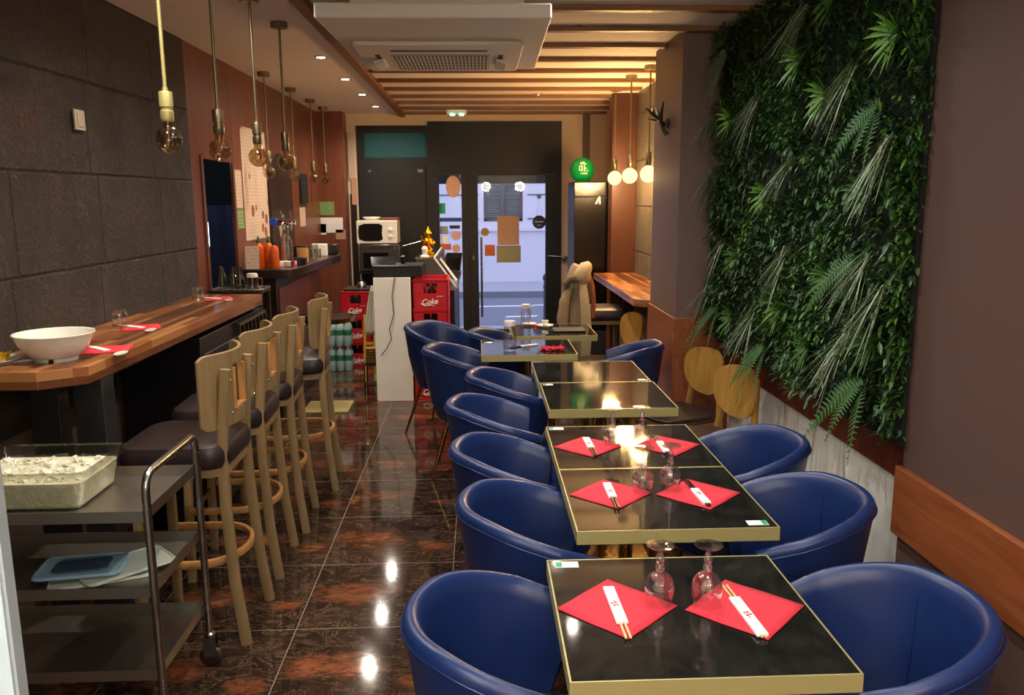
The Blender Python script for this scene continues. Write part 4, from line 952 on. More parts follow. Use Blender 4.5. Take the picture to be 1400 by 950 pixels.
dup(pc, (1.135, 4.03, 0), math.pi + .38, 'pale plywood chair nearer of the two below the green wall')
dup(pc, (.965, 6.10, 0), math.pi + .30, 'pale plywood chair under the niche shelf beyond the pilaster')

# ------------------------------------------------------------------ niche shelf, fridge, balloon, coat, hook
sf = thing('niche_shelf', 'butcher block shelf counter in the niche under the glowing pendants', 'shelf', (1.3, 6.8, .95))
MB().prism([(-.195, -1.02), (-.195, 1.05), (.20, 1.05), (.20, -1.095), (-.12, -1.095)], -.055, 0).build('shelf_top', 'butcher', sf, bevel=.003, smooth=False)
MB().box(.06, .20, -.9, -.86, -.30, -.055).box(.06, .20, .8, .84, -.30, -.055).build('bracket', 'blackm', sf)
fr = thing('drinks_fridge', 'tall glossy black cabinet fridge with a small white logo', 'fridge', (1.13, 8.45, 0))
MB().box(-.18, .18, -.25, .30, .03, 1.82).build('body', 'blacks', fr, bevel=.006)
MB().box(-.178, .178, -.275, -.252, .35, 1.66).build('door', 'blackg', fr, bevel=.004)
MB().box(-.178, .178, -.275, -.252, 1.675, 1.81).build('header_panel', 'blackg', fr, bevel=.004)
MB().box(-.178, .178, -.275, -.252, .05, .33).build('plinth_grille', 'blackm', fr, bevel=.004)
MB().box(-.17, .17, -.29, -.276, .42, .435).build('steel_strip', 'steel', fr)
# logo like an open A stroke
b = MB(); b.prism([(.025, 1.60), (.045, 1.60), (.075, 1.67), (.062, 1.675)], -.2775, -.2755, 'y').prism([(.065, 1.675), (.078, 1.675), (.082, 1.60), (.066, 1.60)], -.2775, -.2755, 'y')
b.build('logo', 'inkw', fr, smooth=False)
for v in bpy.data.objects['logo'].data.vertices: v.co.z -= .0
bl = thing('green_globe', 'round green globe with white lettering on top of the black fridge', 'globe', (1.05, 8.38, 1.821))
MB().lathe([(0, 0), (.05, 0), (.055, .008), (.085, .025)] + [(.125 * math.sin(a), .115 - .125 * math.cos(a)) for a in [R(45 + 9.6 * k) for k in range(14)]] + [(0, .24)], seg=36).build('globe', 'ball', bl)
def ballmark():
    b = MB()
    def blk(x0, x1, z0, z1):
        b.box(x0, x1, -.128, -.095, z0, z1)
    blk(-.035, .03, .168, .176); blk(-.03, -.02, .176, .19); blk(-.012, -.004, .176, .195); blk(.005, .012, .176, .19)
    blk(-.045, -.037, .105, .155); blk(-.045, -.012, .147, .155); blk(-.045, -.012, .105, .113); blk(-.02, -.012, .105, .155)
    blk(.005, .012, .10, .16); blk(.012, .03, .125, .133); blk(.03, .045, .10, .108)
    for k in range(5): blk(-.03 + k * .014, -.022 + k * .014, .070, .084)
    b.build('lettering', 'inkw', bl, smooth=False)
ballmark()
# coat draped on the stool back
ct = thing('hooded_coat', 'beige hooded coat with fur collar hung over a stool back', 'coat', (.775, 6.62, 0))
b = MB(); secs = [(.34, .125, .235), (.45, .130, .245), (.60, .128, .240), (.75, .118, .235), (.88, .102, .230), (.98, .082, .222), (1.06, .058, .21), (1.11, .036, .19), (1.132, .018, .15)]
rings = []; n = 56
for i, (z, rx, ry) in enumerate(secs):
    rg = []
    for k in range(n):
        a = 2 * math.pi * k / n; f = 1 + .10 * math.sin(6 * a + z * 3) * (1.15 - z) + .05 * math.sin(11 * a - z * 7) * (1.2 - z)
        rg.append(b.bm.verts.new((rx * f * math.cos(a) + .02 * (z - .6), ry * f * math.sin(a), z + .012 * math.sin(4 * a) * (1.1 - z) * 3)))
    rings.append(rg)
for A_, B_ in zip(rings, rings[1:]):
    for j in range(n): b.bm.faces.new((A_[j], A_[(j + 1) % n], B_[(j + 1) % n], B_[j]))
b.bm.faces.new(rings[-1]); b.build('coat_body', 'coat', ct)
b = MB(); m_ = Matrix.Rotation(.35, 3, 'Y')
b.lathe([(0, -.12), (.035, -.112), (.058, -.075), (.066, -.02), (.064, .03), (.052, .07), (.030, .095), (0, .105)], (.045, -.19, 1.07), 32, 1, 1.1, m_)
for v in b.bm.verts: v.co += Vector((.008 * math.sin(v.co.z * 45), .006 * math.sin(v.co.x * 70), .004 * math.sin(v.co.x * 90)))
b.build('hood', 'coatl', ct)
P = [(-.085, -.20, .955), (-.085, -.215, 1.0), (-.055, -.22, 1.035), (-.015, -.235, 1.045), (.01, -.24, 1.02)]
b = MB().tube(P, .030, 12, scale=[.7, 1, 1.1, 1, .7])
for k in range(700):
    t = rnd.random() * 3.99; i = int(t); p = Vector(P[i]).lerp(Vector(P[i + 1]), t - i); d = Vector((rnd.gauss(0, 1), rnd.gauss(0, 1), rnd.gauss(0, 1))).normalized()
    q_ = Vector((rnd.gauss(0, 1), rnd.gauss(0, 1), rnd.gauss(0, 1))).normalized() * .0014
    b._add([p + d * .026 - q_, p + d * .026 + q_, p + d * .046 - Vector((0, 0, .006))], [(0, 1, 2)])
b.build('fur_trim', 'fur', ct, fix=False)
MB().sweep([(.035, -.235, 1.03), (.045, -.255, .92), (.06, -.262, .78), (.07, -.266, .60), (.06, -.262, .42)], rrect(.085, .014, .006, 2), scale=[.6, .8, .9, 1, .9], up=(0, 1, 0)).build('front_placket', 'coatl', ct)
Q = [Vector(p) for p in ((-.055, -.19, .96), (-.10, -.215, .86), (-.118, -.225, .72), (-.11, -.235, .58), (-.095, -.24, .46))]
Q = [Q[i].lerp(Q[i + 1], k / 4) for i in range(4) for k in range(4)] + [Q[-1]]
MB().tube(Q, .046, 16, scale=[.75 + .25 * math.sin(i / 16 * 3.14) + .05 * math.sin(i * 1.9) for i in range(17)]).build('sleeve', 'coat', ct)
Q = [Vector(p) for p in ((.085, -.17, 1.10), (.115, -.19, .98), (.13, -.20, .85), (.128, -.20, .72))]
MB().tube(Q, .022, 12, scale=[.7, 1, .9, .7]).build('belt_strap', 'strap', ct)
# branch shaped hook on the pilaster
hk = thing('antler_hook', 'dark branch shaped metal hook on the pilaster side', 'hook', (1.205, 5.30, 2.12))
MB().lathe([(0, 0), (.03, 0), (.03, .008), (0, .01)], (0, 0, 0), 16, 1, 1.8, Matrix.Rotation(R(-90), 3, 'Y')).build('wall_plate', 'blackm', hk)
b = MB()
for pts in ([(-.005, 0, -.07), (-.03, 0, -.03), (-.05, -.02, .02), (-.10, -.04, .05), (-.15, -.04, .09)], [(-.03, 0, -.02), (-.05, .03, .04), (-.06, .05, .10)], [(-.05, -.02, .02), (-.06, -.08, .06), (-.055, -.11, .12)], [(-.10, -.04, .05), (-.10, -.01, .10)], [(-.03, 0, 0), (-.04, .10, .03), (-.04, .14, .10)], [(-.04, .10, .03), (-.10, .13, .04)]):
    b.tube(pts, .011, 8, scale=[1.3] + [1] * (len(pts) - 2) + [.35])
b.build('branches', 'dsteel', hk)
# wall switch on stone
sw = thing('wall_switch', 'beige rectangular plate on the stone wall', 'switch', (-1.797, 3.90, 2.02)); sw.rotation_euler = (0, 0, -.0245)
MB().box(-.002, .008, -.045, .045, -.045, .045).build('plate', 'beige', sw, bevel=.002); MB().box(.008, .011, -.028, .028, -.03, .03).build('rocker', 'beige', sw, bevel=.001)

# ------------------------------------------------------------------ drinks counter (second bar)
bc = thing('drinks_counter', 'dark wooden drinks counter with curved top beside the kitchen doorway', 'counter', (-1.5, 7, 0))
top = [(-1.775, 6.20), (-1.62, 6.17), (-1.42, 6.20), (-1.37, 6.35), (-1.345, 6.9), (-1.33, 7.5), (-1.31, 7.9), (-1.36, 8.0), (-1.775, 8.0)]
MB().prism([(x + 1.5, y - 7) for x, y in top], 1.08, 1.15).build('counter_top', 'darkwood', bc, bevel=.006)
MB().box(-.275, -.03, -.76, .96, 0, 1.08).build('counter_body', 'darkwood', bc, bevel=.004)
MB().box(-.03, -.02, -.70, .9, .1, 1.0).build('front_panel', 'redwood', bc, bevel=.003)
def onbar(o, l, c, g=None): return tag(o, l, c, g)
CTZ = 1.15
# beer tap
tp = thing('beer_tap', 'chrome beer tap column with blue badge on the drinks counter', 'beer tap', (-1.535, 6.62, CTZ))
MB().lathe([(0, 0), (.055, 0), (.055, .01), (.04, .02), (.034, .12), (.03, .2), (.034, .27), (.04, .30), (.03, .32), (0, .325)], seg=28).build('column', 'chrome', tp)
MB().tube([(-.09, 0, .34), (.09, 0, .34)], .026, 16).build('crossbar', 'chrome', tp)
MB().lathe([(0, 0), (.032, 0), (.032, .01), (0, .014)], (-.075, -.03, .34), 24, mtx=Matrix.Rotation(R(90), 3, 'X')).build('badge', mat('badge_blue', '2450c0', .3), tp)
for x in (0, .07): MB().tube([(x, 0, .36), (x, -.05, .40), (x, -.06, .43)], .010, 10).tube([(x, -.02, .34), (x, -.06, .32), (x, -.06, .27)], .008, 10).build('tap', 'chrome', tp)
def bottle(x, y, z, r, h, m, cap, l, cat='bottle', name='sauce_bottle', capm='dgreen', neck=.3):
    t = thing(name, l, cat, (x, y, z))
    MB().lathe([(0, 0), (r*.95, 0), (r, .008), (r, h*.62), (r*.85, h*.72), (r*neck*1.1, h*.80), (r*neck, h*.82), (r*neck, h*.86)], seg=24).build('body', m, t)
    if cap: MB().lathe([(r*neck*1.5, h*.80), (r*neck*1.6, h*.84), (r*neck*1.2, h*.88), (r*.12, h), (0, h)], seg=20).build('cap', capm, t)
    return t
bottle(-1.665, 6.32, CTZ, .038, .24, 'orange', 1, 'orange sauce bottle with green nozzle, left of the pair on the drinks counter')
bottle(-1.600, 6.36, CTZ, .038, .24, 'orange', 1, 'orange sauce bottle with green nozzle, right of the pair on the drinks counter')
bottle(-1.545, 6.30, CTZ, .034, .22, 'orange', 1, 'orange sauce bottle with black nozzle on the drinks counter', capm='black')
t = bottle(-1.44, 6.30, CTZ, .036, .30, 'glass', 0, 'tall clear glass carafe on the drinks counter by the tap', name='glass_carafe', neck=.5)
o = MB().lathe([(0, 0), (.045, 0), (.047, .01), (.047, .12), (.043, .12), (.043, .012), (0, .012)], seg=28).build('bamboo_cup', 'bamboo'); o.location = (-1.45, 6.85, CTZ); onbar(o, 'bamboo cup open at the top on the drinks counter', 'cup')
o = MB().box(-.05, .05, -.035, .035, 0, .06).build('napkin_holder', 'black', bevel=.006); o.location = (-1.42, 6.60, CTZ); onbar(o, 'small black box on the drinks counter edge', 'box')
o = MB().lathe([(0, 0), (.018, 0), (.018, .05), (0, .05)], seg=18).build('red_pot', 'red'); o.location = (-1.415, 6.33, CTZ); onbar(o, 'small red pot at the front edge of the drinks counter', 'pot')
for i, (x, y, h) in enumerate(((-1.45, 7.10, .10), (-1.40, 7.22, .09), (-1.46, 7.4, .12))):
    o = MB().lathe([(0, .004), (.026, .004), (.03, .012), (.032, h), (.030, h), (.028, .014), (0, .012)], seg=24).build('drinking_glass', 'glass'); o.location = (x, y, CTZ); onbar(o, 'clear drinking glass standing behind the bamboo cup, %s one' % ['nearest', 'middle', 'farthest'][i], 'glass')
o = MB().box(-.06, .06, -.05, .05, 0, .035).build('paper_stack', 'paper', bevel=.002); o.location = (-1.50, 6.52, CTZ); onbar(o, 'small stack of white paper in front of the beer tap', 'paper')
o = MB().prism([(-.08, 0), (.08, 0), (.08, .05), (.06, .10), (-.08, .10)], -.06, .06, 'y').build('card_reader', 'black', bevel=.008); o.location = (-1.62, 7.6, CTZ); onbar(o, 'black boxy printer on the drinks counter far end', 'printer')
o = MB().box(-.07, .07, -.04, .04, 0, .11).build('tissue_box', 'white', bevel=.006); o.location = (-1.465, 7.66, CTZ); onbar(o, 'white box beside the black printer on the drinks counter', 'box')
o = MB().box(-.055, .055, -.04, .04, 0, .10).build('small_speaker', 'black', bevel=.012); o.location = (-1.375, 7.80, CTZ); onbar(o, 'small black speaker at the drinks counter far corner', 'speaker')
o = bottle(-1.70, 7.25, CTZ, .03, .22, 'dglass', 1, 'bottle with blue cap standing back near the veneer wall', capm='navy')
o = MB().box(-.05, .05, -.004, .004, 0, .17).build('menu_stand', 'menu2', bevel=.001); o.location = (-1.70, 6.25, CTZ); o.rotation_euler = (R(-8), 0, .2); onbar(o, 'upright printed menu card beside the orange sauce bottles', 'menu')
# tray of carafes beyond the bar table
tt = thing('drinks_trolley', 'steel side unit carrying the tray of carafes beyond the bar table', 'side unit', (-1.585, 5.53, 0))
MB().box(-.16, .16, -.12, .12, 1.055, 1.07).build('top', 'dsteel', tt)
for sx in (-1, 1):
    for sy in (-1, 1): MB().box(sx*.145 - .012, sx*.145 + .012, sy*.105 - .012, sy*.105 + .012, 0, 1.055).build('leg', 'dsteel', tt)
ty = MB().prism(rrect(.34, .22, .02), 0, .006).build('serving_tray', 'steel', bevel=.002); ty.location = (-1.585, 5.50, 1.0705); tag(ty, 'shiny tray holding empty carafes beyond the bar table', 'tray')
MB().tube([(p[0], p[1], .012) for p in rrect(.34, .22, .02)], .006, 8, closed=True).build('rim', 'steel', ty)
for i, (x, y) in enumerate(((-1.70, 5.50), (-1.635, 5.53), (-1.575, 5.47))):
    o = MB().lathe([(0, .004), (.030, .004), (.034, .012), (.032, .05), (.020, .10), (.015, .125), (.019, .15), (.018, .15), (.013, .125), (.018, .10), (.029, .05), (.031, .014), (0, .012)], seg=26).build('carafe', 'dglass'); o.location = (x, y, 1.0765); tag(o, 'empty glass carafe on the shiny tray, %s of three' % ['left', 'middle', 'right'][i], 'carafe', 'carafes on the tray')
jg = thing('glass_jug', 'squat glass jug with white lid at the right end of the shiny tray', 'jug', (-1.49, 5.45, 1.0765))
MB().lathe([(0, .003), (.038, .003), (.04, .012), (.038, .07), (.033, .09)], seg=28).build('body', 'dglass', jg); MB().lathe([(0, .11), (.03, .11), (.036, .10), (.036, .085), (0, .085)], seg=28).build('lid', 'white', jg)
MB().tube([(.036, 0, .08), (.06, 0, .078), (.064, 0, .05), (.06, 0, .02), (.038, 0, .018)], .004, 8).build('handle', 'glass', jg)
# bistro table by counter
bs = thing('bistro_table', 'small round black table with gold rim and square brass base before the drinks counter', 'table', (-1.23, 6.5, 0))
MB().lathe([(0, .72), (.235, .72), (.235, .748), (0, .748)], seg=48).build('tabletop', 'blackg', bs); MB().lathe([(.235, .715), (.245, .715), (.245, .75), (.235, .75)], seg=48).build('rim', 'brassl', bs)
MB().lathe([(.02, .015), (.02, .72)], seg=16).build('column', 'blackm', bs); MB().prism(rrect(.36, .36, .01), 0, .015).build('base_plate', 'brass', bs, bevel=.002)
o = MB().prism(rrect(.18, .12, .01), 0, .02).build('tablet_device', 'black', bevel=.004); o.location = (-1.28, 6.45, .7485); tag(o, 'flat dark device on the small round table', 'device')

# ------------------------------------------------------------------ wall papers and posters on the left
def poster(x, y, z, w, h, m, label, axis='x', tilt=0, name='wall_poster', cat='poster'):
    b = MB()
    if axis == 'x': b.box(0, .003, -w/2, w/2, -h/2, h/2)
    else: b.box(-w/2, w/2, -.003, 0, -h/2, h/2)
    o = b.build(name, m, smooth=False); o.location = (x, y, z); o.rotation_euler = (tilt, 0, 0) if axis == 'x' else (0, tilt, 0); tag(o, label, cat); return o
poster(-1.779, 6.77, 1.78, .72, .86, 'menu', 'tall printed menu poster with dish pictures on the veneer wall', tilt=.0)
poster(-1.779, 6.285, 1.74, .17, .28, 'menu2', 'narrow pale notice between doorway and menu poster'); poster(-1.779, 6.29, 1.52, .17, .14, 'greenp', 'small green notice under the narrow pale notice')
poster(-1.779, 8.50, 1.49, .26, .19, 'menu2', 'pale notice under the dark wall strip near the room corner')
o = MB().prism([(7.15, 1.16), (7.95, 1.16)] + [(7.55 + .40 * math.cos(R(a)), 1.85 + .22 * math.sin(R(a))) for a in range(0, 181, 12)], -1.779, -1.755, 'x').build('dark_arch', 'darkwood', bevel=.003); tag(o, 'dark arched shape on the veneer wall behind the beer tap', 'panel')  # flat dark shape, rounded at the top
o = MB().box(-1.78, -1.755, 8.40, 8.72, 1.62, 1.92).build('dark_sign', 'blackm', bevel=.002); tag(o, 'small black frame on the veneer wall near the room corner', 'frame')
o = MB().box(-1.78, -1.765, 8.05, 8.11, 1.15, 2.0).build('wall_batten', 'redwood', bevel=.002); tag(o, 'thin upright wooden batten on the veneer wall', 'batten')
yw = YF - .251
poster(-1.72, yw, 1.56, .20, .15, 'greenp', 'green notice with white figures on the end wall', 'y'); poster(-1.67, yw, 1.375, .28, .17, 'paper', 'white framed certificate below the green notice', 'y'); poster(-1.80, yw, 1.33, .16, .12, 'paper', 'pale sheet left of the white certificate', 'y')
poster(-1.56, yw, 1.27, .11, .11, 'cardboard', 'small brown card right of the white certificate', 'y')
poster(-1.44, YF - .021, 2.15, .07, .52, 'menu2', 'long narrow printed sheet hanging left of the black facade', 'y'); poster(-1.42, YF - .022, 1.75, .06, .30, 'cardboard', 'narrow brown sheet below the long printed sheet', 'y')

# ------------------------------------------------------------------ microwave corner
sd_ = thing('microwave_stand', 'black metal stand carrying two microwave ovens', 'stand', (-1.09, 9.2, 0))
for sx in (-1, 1):
    for sy in (-1, 1): MB().box(sx*.22 - .012, sx*.22 + .012, sy*.17 - .012, sy*.17 + .012, 0, .86).build('leg', 'black', sd_)
for z in (.40, .86): MB().box(-.24, .24, -.19, .19, z, z + .02).build('shelf', 'black', sd_)
MB().box(-.23, .23, .16, .18, .05, .85).build('back_panel', 'blackm', sd_)
def micro(loc, w, h, d, body, lab, dark):
    t = thing('microwave_oven', lab, 'microwave', loc)
    MB().box(-w/2, w/2, -d/2, d/2, .01, h).build('body', body, t, bevel=.006)
    MB().lathe([(0, 0), (.012, 0), (.012, .01), (0, .01)], (-w/2 + .04, 0, 0), 10).lathe([(0, 0), (.012, 0), (.012, .01), (0, .01)], (w/2 - .04, 0, 0), 10).build('foot', 'black', t)
    P = [(-w*.44, h*.22), (-w*.30, h*.14), (w*.05, h*.14), (w*.14, h*.22), (w*.12, h*.5), (w*.14, h*.80), (w*.05, h*.88), (-w*.30, h*.88), (-w*.44, h*.80), (-w*.46, h*.5)] if not dark else [(-w*.40, h*.12), (w*.22, h*.12), (w*.22, h*.70), (-w*.40, h*.70)]
    MB().prism(P, -d/2 - .004, -d/2 - .001, 'y').build('door_window', 'blackg', t)
    if not dark:
        for z in (h*.62, h*.34): MB().lathe([(0, -.0), (.022, 0), (.024, .012), (.015, .018), (0, .018)], (w*.33, -d/2 - .0, z), 20, mtx=Matrix.Rotation(R(90), 3, 'X')).build('knob', body, t)
    else:
        b = MB()
        for k in range(12): b.box(-w*.25 + k*.022, -w*.25 + k*.022 + .012, -d/2 - .003, -d/2 - .001, h*.84, h*.92)
        b.build('vent', 'blackm', t, smooth=False); MB().lathe([(0, 0), (.014, 0), (.014, .01), (0, .01)], (w*.38, -d/2, h*.86), 16, mtx=Matrix.Rotation(R(90), 3, 'X')).build('knob', 'steel', t)
micro((-1.08, 9.2, .88), .44, .295, .36, 'dsteel', 'dark grey microwave oven under the white one', True)
micro((-1.10, 9.2, 1.176), .44, .255, .34, 'white', 'white microwave oven with two dials on top of the dark one', False)
o = MB().lathe([(0, .004), (.05, 0), (.07, .004), (.10, .035), (.103, .038), (.07, .012), (0, .01)], seg=32).build('serving_dish', 'porc'); o.location = (-1.17, 9.2, 1.431); tag(o, 'shallow white dish on top of the white microwave', 'dish')
o = MB().box(-.10, .10, -.07, .07, 0, .03).build('wooden_box', 'redwood', bevel=.003); o.location = (-.965, 9.2, 1.4315); tag(o, 'small flat brown wooden box on top of the white microwave', 'box')

# ------------------------------------------------------------------ reception counter, crates, display
rc = thing('reception_counter', 'white reception counter end panel facing the camera beyond the tub chairs', 'counter', (-.71, 7.4, 0))
MB().box(-.150, .150, -.71, -.67, 0, 1.03).build('end_panel', 'whitep', rc, bevel=.002)
MB().box(-.12, .148, -.67, .75, .02, 1.03).build('cabinet', 'blackm', rc, bevel=.003)
rg = thing('cash_register', 'black cash drawer with a tilted touch screen on the white counter', 'cash register', (-.665, 6.92, 1.031))
MB().box(-.20, .20, -.20, .16, 0, .095).build('cash_drawer', 'black', rg, bevel=.005)
MB().box(-.19, .19, -.204, -.2, .015, .07).build('drawer_front', 'blackm', rg)
MB().prism(rrect(.20, .15, .01), 0, .018).build('touch_screen', 'screen', rg, bevel=.003)
ts = rg.children[-1]; ts.location = (.03, -.02, .17); ts.rotation_euler = (R(52), R(18), .4)
MB().tube([(.03, .02, .095), (.03, .0, .16)], .018, 10).build('screen_arm', 'black', rg)
MB().prism(rrect(.13, .08, .01), 0, .02).build('payment_terminal', 'black', rg, bevel=.004); pt_ = rg.children[-1]; pt_.location = (-.13, -.05, .11); pt_.rotation_euler = (R(25), 0, .2)
b = MB(); b.tube([(.02, -.207, .07), (-.02, -.24, .0), (-.045, -.245, -.15), (-.035, -.245, -.30), (-.075, -.245, -.42), (-.06, -.245, -.50), (-.10, -.245, -.58), (-.15, -.245, -.64)], .0035, 6); b.build('cable', 'black', rg)
dc = thing('display_counter', 'dark cabinet with steel top and glass guard behind the red crates', 'display counter', (-.385, 8.02, 0))
MB().box(-.155, .17, -.85, .85, 0, .87).build('cabinet', 'black', dc, bevel=.004); MB().box(-.165, .20, -.87, .87, .87, .90).build('worktop', 'steel', dc, bevel=.003)
MB().box(-.16, .03, -.84, .6, .902, 1.15).build('case_body', 'dsteel', dc, bevel=.003)
MB().box(-.165, .0, -.86, .62, 1.152, 1.158).build('case_top_glass', 'glass', dc)
MB().quad((.0, -.86, 1.155), (.18, -.86, .905), (.18, .62, .905), (0, .62, 1.155)).build('slanted_glass', 'glass', dc, fix=False)
for y in (-.86, -.35): MB().bar((.0, y, 1.16), (.18, y, .91), .014, .014).build('glass_rail', 'whitep', dc)
MB().bar((0, -.86, 1.16), (0, .62, 1.16), .012, .012).build('top_rail', 'whitep', dc)
gs = thing('gold_figurine', 'small shiny golden statue standing on the display counter', 'figurine', (-.46, 7.62, 1.16))
MB().lathe([(0, 0), (.05, 0), (.052, .015), (.035, .025), (.03, .035), (.045, .055), (.055, .09), (.05, .125), (.035, .145), (.022, .152), (.022, .156)], seg=28, sy=.85).build('robed_body', 'gold', gs)
MB().lathe([(0, .148), (.022, .152), (.034, .17), (.036, .19), (.030, .208), (.018, .22), (.012, .235), (.006, .25), (0, .255)], seg=24).build('head', 'gold', gs)
MB().tube([(-.045, 0, .115), (-.065, -.02, .13), (-.06, -.035, .165)], .012, 10).tube([(.045, 0, .115), (.06, -.03, .10), (.03, -.05, .09)], .012, 10).build('arms', 'gold', gs)
MB().tube([(0, -.046, .03), (0, -.056, .08), (0, -.050, .12)], .008, 8).build('red_sash', 'red', gs)
mf = thing('white_figurine', 'small white ornament on the display counter next to the screen', 'ornament', (-.47, 7.22, 1.16))
MB().lathe([(0, 0), (.04, 0), (.04, .012), (.02, .02), (.022, .06), (.028, .07), (.02, .09), (0, .10)], seg=20).build('body', 'white', mf)
o = MB().box(-.09, .09, -.005, .005, 0, .20).build('laptop_screen', 'blackg', bevel=.003); o.location = (-.40, 8.72, .905); o.rotation_euler = (R(-18), 0, -.4)
o.location = (-.28, 8.76, .903); tag(o, 'dark angled screen standing on the steel worktop', 'screen')
lm = thing('desk_lamp', 'thin angled metal lamp arm over the display counter', 'lamp', (-.62, 8.30, 0)); lm.location = (-.50, 8.25, 1.16)
MB().lathe([(0, 0), (.04, 0), (.04, .01), (0, .012)], seg=20).build('base', 'steel', lm); MB().tube([(0, 0, .01), (-.02, 0, .10), (-.25, 0, .04)], .006, 8).build('arm', 'steel', lm); MB().box(-.28, -.18, -.015, .015, .03, .045, rot=(0, -.3, 0)).build('head', 'black', lm)

def make_crate():
    t = thing('drinks_crate', 'x', 'crate')
    w, d, h = .295, .38, .252
    b = MB(); wt = .012
    for sy in (-1, 1):
        y0, y1 = (sy * d/2, sy * (d/2 - wt)) if sy < 0 else (sy*(d/2 - wt), sy*d/2)
        b.box(-w/2, w/2, y0, y1, 0, h*.52).box(-w/2, w/2, y0, y1, h*.86, h).box(-w/2, -.055, y0, y1, h*.52, h*.86).box(.055, w/2, y0, y1, h*.52, h*.86).box(-.006, .006, y0, y1, h*.75, h*.86)
        b.box(-w/2, w/2, sy*d/2 - .004, sy*d/2 + .004, h*.93, h); b.box(-w/2, w/2, sy*d/2 - .003, sy*d/2 + .003, 0, .012)
    for sx in (-1, 1):
        x0, x1 = (-w/2, -w/2 + wt) if sx < 0 else (w/2 - wt, w/2)
        b.box(x0, x1, -d/2, d/2, 0, h*.52).box(x0, x1, -d/2, d/2, h*.86, h).box(x0, x1, -d/2, -.06, h*.52, h*.86).box(x0, x1, .06, d/2, h*.52, h*.86)
        b.box(sx*w/2 - .004, sx*w/2 + .004, -d/2, d/2, h*.93, h)
    b.box(-w/2, w/2, -d/2, d/2, 0, .008)
    b.build('crate_body', 'red', t, bevel=.003, smooth=False)
    for i in range(3):
        for j in range(4):
            x = -.09 + i * .09; y = -.135 + j * .09
            MB().lathe([(.028, .009), (.030, .02), (.030, .12), (.014, .17), (.012, .20), (.014, .202), (.014, .214), (0, .214)], (x, y, 0), 14).build('bottle', 'dglass', t)
    text('Coke', .062, 'inkw', t, (-.01, -d/2 - .0045, h*.25), (R(90), R(-4), 0), 'logo_lettering', shear=.35, bold=.0012)
    b = MB().sweep([(-.085, -d/2 - .005, h*.20), (-.05, -d/2 - .005, h*.13), (0, -d/2 - .005, h*.15), (.04, -d/2 - .005, h*.12)], [(-.001, -.004), (.001, -.004), (.001, .004), (-.001, .004)], scale=[.4, 1, .8, .3]); b.build('logo_wave', 'inkw', t)
    b = MB()
    for k, w_ in enumerate((.008, .005, .010, .006, .004)): b.box(.052 + k * .013, .052 + k * .013 + w_, -d/2 - .0052, -d/2 - .0042, h*.42, h*.445)
    b.build('small_print', 'inkw', t, smooth=False)
    return t
cr = make_crate()
g1 = ['bottom', 'second lowest', 'second highest', 'top']
for i in range(4):
    l = 'red plastic bottle crate, %s of the stack against the white counter' % g1[i]
    if i == 0: cr.location = (-.408, 6.94, 0); cr['label'] = l; cr['group'] = 'red bottle crates'
    else: dup(cr, (-.408 + .002 * i, 6.94, .2535 * i), 0, l)
for i in range(3):
    dup(cr, (-1.215 - .0 * i, 8.36, .2535 * i + .0), -.10, 'red plastic bottle crate, %s of the stack by the drinks counter' % ['bottom', 'middle', 'top'][i])
ol = thing('lidded_pan', 'dark flat tray with a round steel lid on top of the left crate stack', 'pan', (-1.215, 8.36, .762))
MB().prism(rrect(.28, .34, .02), 0, .02).build('tray', 'blackm', ol, bevel=.003); MB().lathe([(0, .10), (.01, .10), (.012, .085), (.03, .08), (.045, .06), (.05, .021), (0, .021)], (.03, -.05, 0), 24).build('steel_lid', 'steel', ol)
# water bottle packs
def pack(z, lab):
    t = thing('water_bottle_pack', lab, 'water bottles', (-1.37, 8.0 + .0, z), 0, 'shrink-wrapped water packs')
    for i in range(3):
        for j in range(2):
            bt_ = MB().lathe([(0, .002), (.034, .002), (.038, .012), (.038, .10), (.036, .105), (.038, .11), (.038, .17), (.028, .205), (.014, .225), (.013, .235)], (-.08 + i*.08, -.04 + j*.08, 0), 16).build('bottle', 'water', t)
            MB().lathe([(.015, .233), (.015, .248), (0, .248)], (-.08 + i*.08, -.04 + j*.08, 0), 12).build('cap', 'white', bt_)
            MB().lathe([(.0388, .11), (.0388, .16)], (-.08 + i*.08, -.04 + j*.08, 0), 16).build('label_band', 'wlabel', bt_)
    return t
pack(0, 'lower pack of green labelled water bottles beside the crates'); pack(.25, 'upper pack of green labelled water bottles beside the crates')
# cloth hung at counter, yellow step, baskets
ap = thing('white_apron', 'white cloth apron hanging at the left side of the white counter', 'apron', (-.93, 7.15, 0))
b = MB(); n = 24; g = []
for j in range(13):
    z = .90 - j * .034; w = .018 + .062 * min(1, (j / 9)) ** .8
    g.append([b.bm.verts.new(((i / n - .5) * 2 * w + .008, -.012 * math.sin(i * 1.1) - .02 * math.cos(i / n * math.pi - math.pi / 2) * w * 8, z)) for i in range(n + 1)])
for j in range(12):
    for i in range(n): b.bm.faces.new((g[j][i], g[j][i+1], g[j+1][i+1], g[j+1][i]))
b.build('cloth', 'cloth', ap, solid=.006); MB().lathe([(0, .92), (.014, .92), (.02, .90), (.018, .87), (0, .865)], (.006, 0, 0), 14).build('bunched_top', 'cloth', ap); MB().tube([(.006, 0, .915), (.03, .01, .95), (.075, .02, .955)], .004, 6).build('hook', 'steel', ap)
ys = thing('step_ladder', 'narrow yellow metal frame leaning left of the white counter', 'ladder', (-1.0, 7.42, 0))
MB().bar((-.05, -.05, 0), (-.05, .06, .62), .012, .02).bar((.04, -.05, 0), (.04, .06, .62), .012, .02).build('rails', 'yellow', ys)
for z in (.18, .36, .54): MB().bar((-.05, -.05 + z*.177, z), (.04, -.05 + z*.177, z), .012, .02).build('rung', 'yellow', ys)
